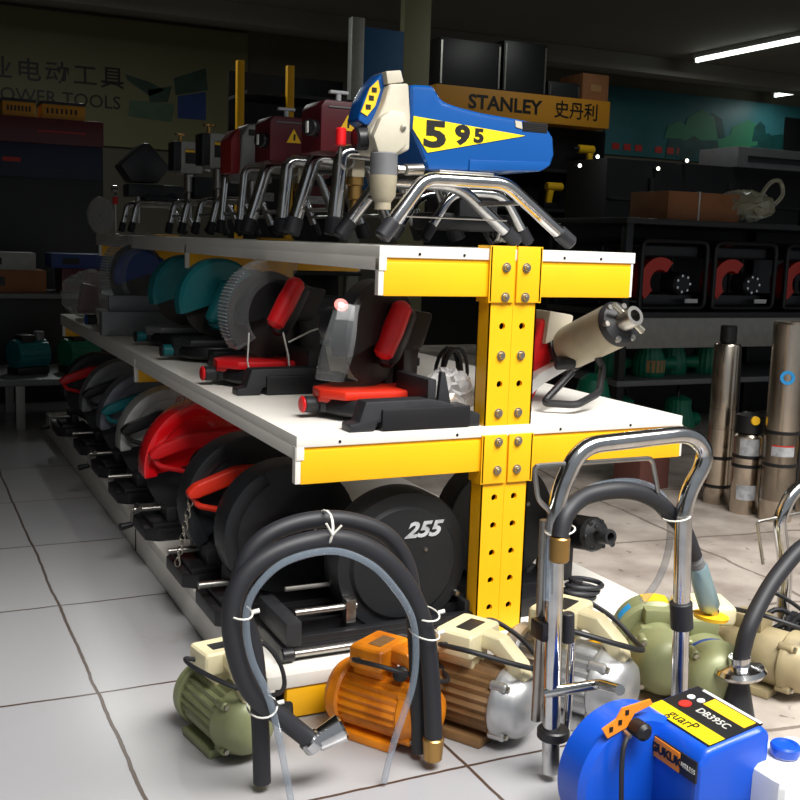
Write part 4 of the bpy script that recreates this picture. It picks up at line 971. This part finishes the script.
# ------------------------------------------------------------------ dark metal shelf with generators
sh = thing('storage_shelf', 'low dark metal shelf carrying generators and carton, right background', 'shelf', (1.45, 1.62, 0))
for x in (0, 1.0, 2.0):
    for y in (0, .42): MB().box(x, x+.03, y, y+.03, 0, .80, .002).build('shelf_post', M['black'], sh)
for z in (.225, .47, .80): MB().box(-.01, 2.04, -.01, .46, z-.02, z, .002).build('shelf_deck', M['darkgrey'] if z != .225 else M['grey'], sh)
MB().box(.03, 2.0, .0, .01, .34, .45, .001).build('front_panel', M['lightgrey'], sh)
def generator(x, col, label, rz=0.):
    t = thing('generator', label, 'generator', (x, 1.80, .47), rz)
    W, D, H = .15, .12, .255; b = MB()
    for y in (-D, D): b.tube(fillet([(-W,y,.012),(-W,y,H),(W,y,H),(W,y,.012),(-W,y,.012)], .03, 4), .010, 10)
    for x_ in (-W, W): b.tube([(x_,-D,.03),(x_,D,.03)], .008, 8).tube([(x_,-D,H-.02),(x_,D,H-.02)], .008, 8)
    b.build('tube_frame', M['black'], t)
    MB().box(-.13, .13, -.10, .10, .195, .242, .016, 3).build('fuel_tank', M['darkgrey'], t)
    MB().lathe([(.045,-.03),(.085,-.03),(.09,-.02),(.09,.05),(.045,.05),(.045,-.03)], (-.045,-.05,.105), (0,-1,0), 36, a0=.9, a1=3.9).build('cowl', M[col], t)
    MB().cyl((.05,-.03,.10), (.05,-.115,.10), .045, .040, seg=28, bev=.008).build('recoil_starter', M['darkgrey'], t)
    g = MB()
    for k in range(7): g.cyl((.05+.03*math.cos(k*.9),-.116,.10+.03*math.sin(k*.9)), (.05+.03*math.cos(k*.9),-.120,.10+.03*math.sin(k*.9)), .005, seg=8)
    g.build('panel_knobs', M['chrome'], t)
    MB().box(-.11, .12, -.09, .09, .015, .06, .006).build('engine_base', M['black'], t)
    MB().cyl((-.01,-.02,.24), (-.01,-.02,.262), .022, seg=20, bev=.003).build('fuel_cap', M['redorange'] if 'filler' in label else M['black'], t)
    MB().box(.06, .12, -.122, -.118, .03, .045).build('label', M['white'], t)
    return t
MB().box(-.01, 2.04, .455, .465, 0, .80, .001).build('dark_backing', M['black'], sh)  # black sheet added to hide the bright floor and darken the shelf back
generator(1.72, 'redorange', 'black framed generator with orange-red cowl, left one on the dark shelf')
generator(2.06, 'redorange', 'black framed generator with orange-red cowl and red filler cap, middle of shelf')
generator(2.42, 'redorange', 'black framed generator with orange-red cowl at the right edge of shelf')
t = thing('cardboard_box', 'long brown cardboard box tied with white string on top of dark shelf', 'box', (1.72, 1.80, .80))
MB().box(-.04, .30, -.11, .11, 0, .105, .003).build('box_body', M['cardboard'], t)
MB().box(.10, .107, -.112, .112, -.0, .107).build('string', M['inkwhite'], t)
o = MB().ell((0,0,0), (.13,.09,.055), 26, 14).rough(.010, 4); o.tube([(.07,0,.03),(.10,-.02,.09),(.15,-.02,.10),(.17,-.02,.05),(.12,-.02,.0)], .008, 8, sm=5)
o = o.build('plastic_bag', clear_mat('milky_plastic', '#C8C4A8', .55, .3)); o.location = (2.09, 1.74, .868); tag(o, 'pale knotted plastic bag lying beside the brown cardboard box', 'bag')
def green_pump(x, y, z, label, s=1., kind=0):
    t = thing('water_pump', label, 'pump', (x, y, z), .4*kind); t.scale = (s,)*3
    MB().lathe([(0,0),(.055,0),(.060,.01),(.060,.06),(.045,.10),(.045,.13),(.02,.145),(0,.145)], (0,0,0), (0,0,1), 60, ribs=20, ribamp=.05).build('pump_body', M['pumpgreen'], t)
    MB().cyl((.03,-.03,.05), (.085,-.06,.05), .022, .026, seg=20, bev=.003).build('outlet', M['pumpgreen'], t)
    MB().tube([(-.03,0,.14),(-.02,0,.17),(.02,0,.17),(.03,0,.14)], .006, 8, sm=4).build('carry_handle', M['black'], t)
    if kind == 1: MB().lathe([(.0612,.02),(.0618,.02),(.0618,.065),(.0612,.065),(.0612,.02)], (0,0,0), (0,0,1), 24, a0=-2.8, a1=-1.0).build('label', M['cardboard2'], t)
    return t
gp = [(1.665,1.72,.225,'green water pump with tan label on the lower shelf deck',.98,1),(1.82,1.78,.225,'green water pump with carry handle right of the tan-labelled one',.95,0),
      (1.52,1.76,.225,'dark green water pump at left corner of lower deck',.9,2),(1.98,1.76,.225,'green water pump farthest right on the lower deck, beside steel pumps',.98,2),
      (1.56,1.74,.0,'green water pump on the floor under shelf, left one',1.05,0),(1.80,1.70,.0,'green water pump on the floor under shelf, middle one',1.05,2),
      (1.36,1.50,.0,'green water pump standing in front of the shelf corner',.95,3)]
for x, y, z, lab, s, k in gp: green_pump(x, y, z, lab, s, k)
t = thing('water_pump', 'dark green pump with red valve standing on floor behind yellow rack', 'pump', (1.22, 1.45, 0))
MB().lathe([(0,0),(.06,0),(.06,.20),(.045,.26),(.02,.28),(0,.28)], (0,0,0), (0,0,1), 34).build('pump_body', M['pumpgreen'], t)
MB().cyl((-.02,-.05,.2), (-.03,-.085,.2), .012, seg=12).build('valve', M['red'], t)

# ------------------------------------------------------------------ amber-topped tool display in the back
st = thing('tool_display', 'tall black tool display with amber STANLEY header board', 'display', (2.35, 5.0, 0))
MB().box(0, 1.45, .0, .35, 0, 1.52, .005).build('cabinet', M['black'], st)
for z in (.62, .95, 1.22): MB().box(.02, 1.43, -.16, .0, z-.02, z, .003).build('display_ledge', M['darkgrey'], st)
hd_ = MB().box(-.02, 1.35, -.17, .30, 1.52, 1.705, .004).build('header_board', M['signyellow'], st)
text('lettering', 'STANLEY', .125, (.50,-.172,1.612), M['signblack'], hd_, sx=1.10, off=.0035)
text('lettering', '史丹利', .122, (1.07,-.172,1.612), M['signblack'], hd_, off=.0015)
def drill(x, z, label, flip=1):
    t = thing('cordless_drill', label, 'drill', (x, 4.90, z))
    s = flip
    MB().cyl((-.07*s,0,.155), (.06*s,0,.155), .030, seg=20, bev=.006).build('motor_body', M['labelyellow'], t)
    MB().cyl((.06*s,0,.155), (.105*s,0,.155), .019, .012, seg=16, bev=.003).build('chuck', M['black'], t)
    MB().prism([(-.055*s,.15),(-.01*s,.15),(-.03*s,.04),(-.07*s,.04)], 'y', -.018, .018, .005).build('grip', M['labelyellow'], t)
    MB().box(min(-.10*s,0.0), max(-.10*s,0.0), -.03, .03, 0, .045, .005).build('battery', M['black'], t)
    return t
drill(3.56-.0, 1.22, 'yellow cordless drill on the top ledge under the amber header', -1)
drill(3.32, .95, 'yellow cordless drill tilted grip, on the middle ledge of black display', 1)
drill(3.62, .62, 'yellow cordless drill at right end of the lowest display ledge', -1)
drill(3.02, .62, 'yellow cordless drill near the middle of the lowest display ledge', 1)
drill(2.72, .95, 'yellow cordless drill at left of the middle display ledge', 1)
for x, w_, h_, m, lab in ((2.36,.46,.30,'black','black storage case with steel edge on left of the amber header'), (2.84,.34,.33,'black','dark grey storage case on the amber header beside the black one'), (3.20,.26,.10,'darkgrey','flat dark case on the amber header left of the brown carton'), (3.48,.22,.18,'cardboard','brown carton at the right end on the amber header')):
    t = thing('carton' if m == 'cardboard' else 'storage_case', lab, 'box' if m == 'cardboard' else 'case', (x, 4.86, 1.705))
    MB().box(0, w_, 0, .28, 0, h_, .006).build('case_body', M[m], t)
    if m != 'cardboard':
        MB().box(w_-.02, w_-.008, -.006, .0, .01, h_-.02).box(.008,.02,-.006,0,.01,h_-.02).build('edge_strip', M['steel'], t)
    else: MB().box(w_*.3, w_*.7, -.003, .0, h_*.35, h_*.6).build('label', M['cardboard2'], t)

# teal poster and shelving at the right back
po = MB().box(5.95, 9.3, 7.965, 7.995, 1.68, 2.38, .003).build('poster', mat('teal_poster', '#35747C', .5, noise=.25, nscale=1.6)); tag(po, 'wide teal banner with dark machine pictures high on the right back wall', 'banner')
rp = random.Random(5); pm = mat('print_dark_teal', '#0E4A4A', .5, noise=.4, nscale=8); pg_ = mat('print_green', '#2E7A5A', .5)
for k in range(14):
    x = 6.9+rp.random()*1.6; z = 1.80+rp.random()*.28; w_ = .10+rp.random()*.22; h_ = .06+rp.random()*.12
    MB().prism([(x-w_,z-h_),(x+w_,z-h_*.8),(x+w_*.7,z+h_*.6),(x,z+h_),(x-w_*.8,z+h_*.4)], 'y', 7.960-.0003*k, 7.966).build('printed_shape', pm if k % 3 else pg_, po)
MB().box(8.45, 8.85, 7.955, 7.966, 1.82, 2.25).build('printed_panel', M['black'], po)
b = MB()
for x in (6.05, 6.20, 6.35, 6.62, 6.78, 6.92, 7.12, 7.26, 7.4): b.box(x, x+.09, 7.958, 7.966, 1.735, 1.80)
b.build('red_lettering', M['inkred'], po)
t = thing('wall_cabinet', 'long dark cabinet with pale grey header board below the teal banner', 'cabinet', (2.80, 3.6, 0))
MB().box(0, 4.4, 0, .4, 0, 1.20, .005).build('cabinet_body', M['black'], t)
MB().box(.92, 4.4, -.04, .30, 1.20, 1.32, .003).build('header_board', M['grey'], t)
MB().box(1.0, 4.36, -.045, -.038, 1.235, 1.27, .002).build('header_groove', M['black'], t)
for x in (.3, .9, 1.5, 2.1): MB().box(x, x+.03, -.02, 0, 0, 1.1, .002).build('door_edge', M['darkgrey'], t)
for z in (.98, .80, .55): MB().box(.02, 4.3, -.05, 0, z-.015, z, .002).build('ledge', M['darkgrey'], t)
# small ceiling spots seen as points of light
for i, (px, py) in enumerate(((605,156),(695,160),(666,168),(587,165))):
    c = at(px, py, y=3.50); t = thing('spot_lamp', ('small clip spot lamp on cabinet front, ' + ['leftmost but one','the rightmost','the lowest','farthest left'][i]+' of four'), 'lamp', (c.x, 3.57, c.z))
    MB().cyl((0,0,0), (0,.03,0), .012, seg=12).build('lamp_body', M['black'], t)
    MB().lathe([(0,0),(.011,0),(.011,.004),(0,.005)], (0,0,0), (0,-1,0), 12).build('bulb', mat('spot_glow_%d' % i, '#FFFFF0', .5, emis=3.), t)
# fluorescent tubes; first two unseen, the display one added to brighten the amber header
tube_m = mat('fluorescent_tube', '#F4FFF4', .5, emis=3.)
for x, y0, y1, lab in ((.4, 4.6, 5.8, 'fluorescent tube on ceiling over the left counter, above the picture'), (3.2, 2.8, 4.0, 'unseen fluorescent tube added on ceiling to brighten the tool display, above the picture'), (5.93, 5.30, 6.60, 'lit white fluorescent tube on ceiling, nearer one'), (8.10, 6.55, 7.80, 'lit white fluorescent tube on ceiling by the far right corner')):
    t = thing('fluorescent_lamp', lab, 'lamp', (x, y0, 2.44))
    MB().box(-.035, .035, 0, y1-y0, .02, .06, .004).build('lamp_housing', M['white'], t)
    MB().cyl((0,.01,0), (0,y1-y0-.01,0), .018, seg=14).build('tube', tube_m, t)
    MB().box(-.02, .02, 0, .02, -.02, .03).box(-.02, .02, y1-y0-.02, y1-y0, -.02, .03).build('end_socket', M['white'], t)

# ------------------------------------------------------------------ left background
sg = MB().box(-.9, 2.05, 7.96, 7.995, 1.42, 2.47, .003).build('shop_sign', M['sign']); tag(sg, 'olive shop sign with dark Chinese characters reading power tools on back wall', 'sign')
c = at(68.5, 79, y=7.95)
text('lettering', '业电动工具', .190, (at(125,76,y=7.95).x, 7.958, at(68,75,y=7.95).z), M['signblack'], sg, sx=1.08, off=.002, sp=1.18, align='RIGHT')
text('lettering', 'POWER TOOLS', .150, (at(121,101,y=7.95).x, 7.958, at(110,103,y=7.95).z), M['signblack'], sg, sx=1.0, off=.001, align='RIGHT')
gs = mat('print_grey_green', '#3A5548', .5, noise=.3, nscale=6)
for (pts, m) in (([(125,74),(150,82),(165,90),(150,96),(128,80)], gs), ([(148,90),(172,86),(168,102),(150,102)], gs), ([(178,96),(206,92),(206,120),(178,118)], M['navy']), ([(174,78),(206,68),(208,90),(176,95)], gs), ([(130,100),(175,104),(172,122),(128,116)], mat('print_sage', '#5C7A60', .5, noise=.3, nscale=6))):
    q = [at(x, y, y=7.95) for x, y in pts]
    MB().prism([(p.x, p.z) for p in q], 'y', 7.955, 7.962).build('printed_machine', m, sg)
t = thing('tool_display', 'dark display stand with maroon header and navy panels at far left', 'display', (-1.0, 4.0, 0))
MB().box(0, 1.085, 0, .4, 0, 1.22, .004).build('stand_body', M['black'], t)
MB().box(0, 1.085, -.02, 0, 1.10, 1.22, .002).build('header_board', M['maroon'], t)
MB().box(0, 1.08, -.012, 0, .94, 1.10, .002).build('navy_panel', mat('deep_navy', '#1A2240', .5), t)
MB().box(.62, .70, -.016, -.01, 1.01, 1.03).box(.78, 1.0, -.026, -.018, 1.155, 1.162).build('faint_print', M['inkred'], t)
for x, lab in ((-.37,'small yellow-labelled box on maroon-topped display, left one'), (-.19,'small yellow-labelled box on maroon-topped display, right one')):
    t = thing('tool_box', lab, 'box', (x, 4.05, 1.22)); w_ = .15 if x < -.3 else .20
    MB().box(0, w_, 0, .2, 0, .075, .003).build('box_body', M['signyellow'], t)
    b = MB()
    for k in range(7): b.box(.02+k*w_*.11, .02+k*w_*.11+.009, -.002, 0, .03, .055)
    b.build('print', M['ink'], t)
    MB().box(-.004, w_+.004, -.004, .2, .073, .088, .002).build('lid', M['black'], t)
# low table with machines
t = thing('low_table', 'low pale-legged table standing on tiles past the end of rack', 'table', (-.50, 2.42, 0))
MB().box(-.9, .50, 0, .45, .155, .178, .003).build('table_top', M['grey'], t)
for x in (.0, .45): 
    for y in (.01, .40): MB().box(x+.005, x+.035, y, y+.03, 0, .155, .002).build('leg', M['lightgrey'], t)
for y in (.01, .40): MB().box(-.88, -.85, y, y+.03, 0, .155, .002).build('leg', M['lightgrey'], t)
tb = [(-.62,2.60,'dark pump motor on the low table near left edge of photo','darkgrey','darkgrey'),(-.44,2.60,'teal-bodied pump motor on low table beside dark one','teal','darkgrey'),(-.26,2.62,'dark green pump motor at right end of low table','pumpgreen','black')]
for x, y, lab, m1, m2 in tb:
    t = thing('pump_motor', lab, 'pump', (x, y, .178), .4)
    MB().lathe([(0,0),(.050,0),(.052,.01),(.050,.12),(0,.13)], (-.05,0,.07), (1,0,0), 60, ribs=22, ribamp=.05).build('motor_casing', M[m1], t)
    MB().box(-.055, .07, -.04, .04, 0, .025, .004).build('foot', M[m2], t)
    MB().cyl((.05,0,.07), (.05,0,.15), .02, seg=18, bev=.003).build('outlet', M['grey'], t)
    MB().box(-.03, .02, -.03, .03, .112, .14, .005).build('terminal_box', M['black'], t)
# counter behind with cartons
t = thing('counter', 'dark counter behind the low table at left edge', 'counter', (-1.4, 3.05, 0))
MB().box(0, 1.45, 0, .35, .0, .42, .004).build('counter_body', M['black'], t)
MB().box(-.02, 1.47, -.02, .36, .42, .44, .003).build('counter_top', M['grey'], t)
cb = [(-.62,.32,.09,'cardboard','long brown carton on dark counter at left edge'),(-.24,.16,.10,'maroon','maroon carton on the dark counter behind rack end'),(-.60,.26,.07,'lightgrey','pale grey-green case stacked on the brown carton'),(-.28,.22,.06,'navy','navy case stacked on the maroon carton')]
z_ = [.44,.44,.53,.54]
for (x, w_, h_, m, lab), z in zip(cb, z_):
    t = thing('carton' if m in ('cardboard','maroon') else 'tool_case', lab, 'box', (x, 3.12, z))
    MB().box(0, w_, 0, .2, 0, h_, .003).build('box_body', M[m], t)
    MB().box(w_*.2, w_*.5, -.002, 0, h_*.3, h_*.7).build('print', M['black'], t)
for x, z, m, lab in ((-.50,.0,'red','small red jack on the floor under dark counter'),(-.12,.60,'red','red tool on navy case behind the rack end')):
    pass
# yellow uprights and stock shelf behind the sprayers
t = thing('stock_shelf', 'tall stock shelf with two yellow uprights behind the maroon sprayers', 'shelf', (.62, 4.4, 0))
for px in (241, 291):
    x = at(px, 90, y=4.4).x-.62
    MB().box(x-.02, x+.02, 0, .04, 0, 1.65, .003).build('upright', M['yellow'], t)
for z in (.5, .85, 1.20, 1.5): MB().box(.33, 1.05, .04, .4, z-.02, z, .003).build('shelf_deck', M['darkgrey'], t)
MB().box(.33, 1.05, .40, .42, 0, 1.65).build('dark_backing', M['black'], t)
ks = [(.96,1.20,.14,.12,'maroon','maroon carton on stock shelf above the left maroon sprayer'),(1.12,1.20,.18,.10,'grey','grey case with pale tools on the stock shelf, middle'),(1.34,1.20,.22,.14,'darkgrey','dark case at right end of the stock shelf'),(.97,.85,.22,.16,'darkgrey','dark carton on second deck of stock shelf, left'),(1.25,.85,.30,.15,'maroon','maroon case on second deck of stock shelf')]
for x, z, w_, h_, m, lab in ks:
    t = thing('stock_carton', lab, 'box', (x, 4.47, z))
    MB().box(0, w_, 0, .22, 0, h_, .004).build('box_body', M[m], t)
    MB().box(w_*.2, w_*.7, -.002, 0, h_*.3, h_*.6).build('print', M['label'], t)
t = tag(MB().box(1.72, 1.98, 4.6, 4.64, 1.0, 1.95, .003).build('blue_banner', mat('blue_banner', '#1F5A8A', .6)), 'tall blue banner hanging between stock shelf and blue sprayer', 'banner')
MB().box(1.64, 1.72, 4.60, 4.66, 0, 2.0, .004).build('banner_post', M['lightgrey'], t)
MB().box(1.98, 2.16, 4.60, 4.66, 0, 2.2, .004).build('banner_post', M['sign'], t)

# pieces that are countable parts get an object each
def separate(names):
    for o in [q for q in bpy.data.objects if q.type == 'MESH' and q.name.split('.')[0] in names]:
        bm = bmesh.new(); bm.from_mesh(o.data); bm.verts.ensure_lookup_table(); seen = set(); comps = []
        for v in bm.verts:
            if v.index in seen: continue
            st_ = [v]; comp = set()
            while st_:
                q = st_.pop()
                if q.index in comp: continue
                comp.add(q.index); st_ += [e.other_vert(q) for e in q.link_edges if e.other_vert(q).index not in comp]
            seen |= comp; comps.append(comp)
        bm.free()
        if not 2 <= len(comps) <= 8: continue
        for i, comp in enumerate(comps):
            b = bmesh.new(); b.from_mesh(o.data); b.verts.ensure_lookup_table()
            bmesh.ops.delete(b, geom=[v for v in b.verts if v.index not in comp], context='VERTS')
            me = bpy.data.meshes.new(o.name.split('.')[0]); b.to_mesh(me); b.free()
            for mm in o.data.materials: me.materials.append(mm)
            n = o.copy(); n.data = me; COL.objects.link(n)
        bpy.data.objects.remove(o)
separate({'vise_jaw', 'edge_strip', 'faint_print', 'end_socket', 'cross_rod', 'guard_bolt', 'guide_rod', 'white_badge', 'fence', 'tie_wire', 'red_lettering', 'housing_bolts', 'flange'})

# ------------------------------------------------------------------ light: overcast day outside, lamps inside
w = bpy.data.worlds.new('sky'); sc.world = w; w.use_nodes = True
bg = w.node_tree.nodes['Background']; bg.inputs['Color'].default_value = (.86, .93, 1., 1); bg.inputs['Strength'].default_value = .30
def area(name, loc, target, sx_, sy_, power, col=(1,1,1)):
    l = bpy.data.lights.new(name, 'AREA'); l.shape = 'RECTANGLE'; l.size = sx_; l.size_y = sy_; l.energy = power; l.color = col
    o = bpy.data.objects.new(name, l); COL.objects.link(o); o.location = loc
    o.rotation_euler = (Vector(target)-Vector(loc)).to_track_quat('-Z', 'Y').to_euler(); return o
dl = area('daylight', (.4, -1.6, 2.7), (.1, -.2, .25), 2.8, 1.0, 62, (1, .975, .94)); dl.data.spread = math.radians(85)
for x, y in ((5.93, 5.95), (8.1, 7.1), (.4, 5.2), (3.2, 3.4)):  # the last one is unseen, added to brighten the tool display
    area('lamp_light', (x, y, 2.40), (x, y, 0), .05, 1.2, (14 if x < 1 else 9) if x < 4 else 8, (.95, 1, .95))
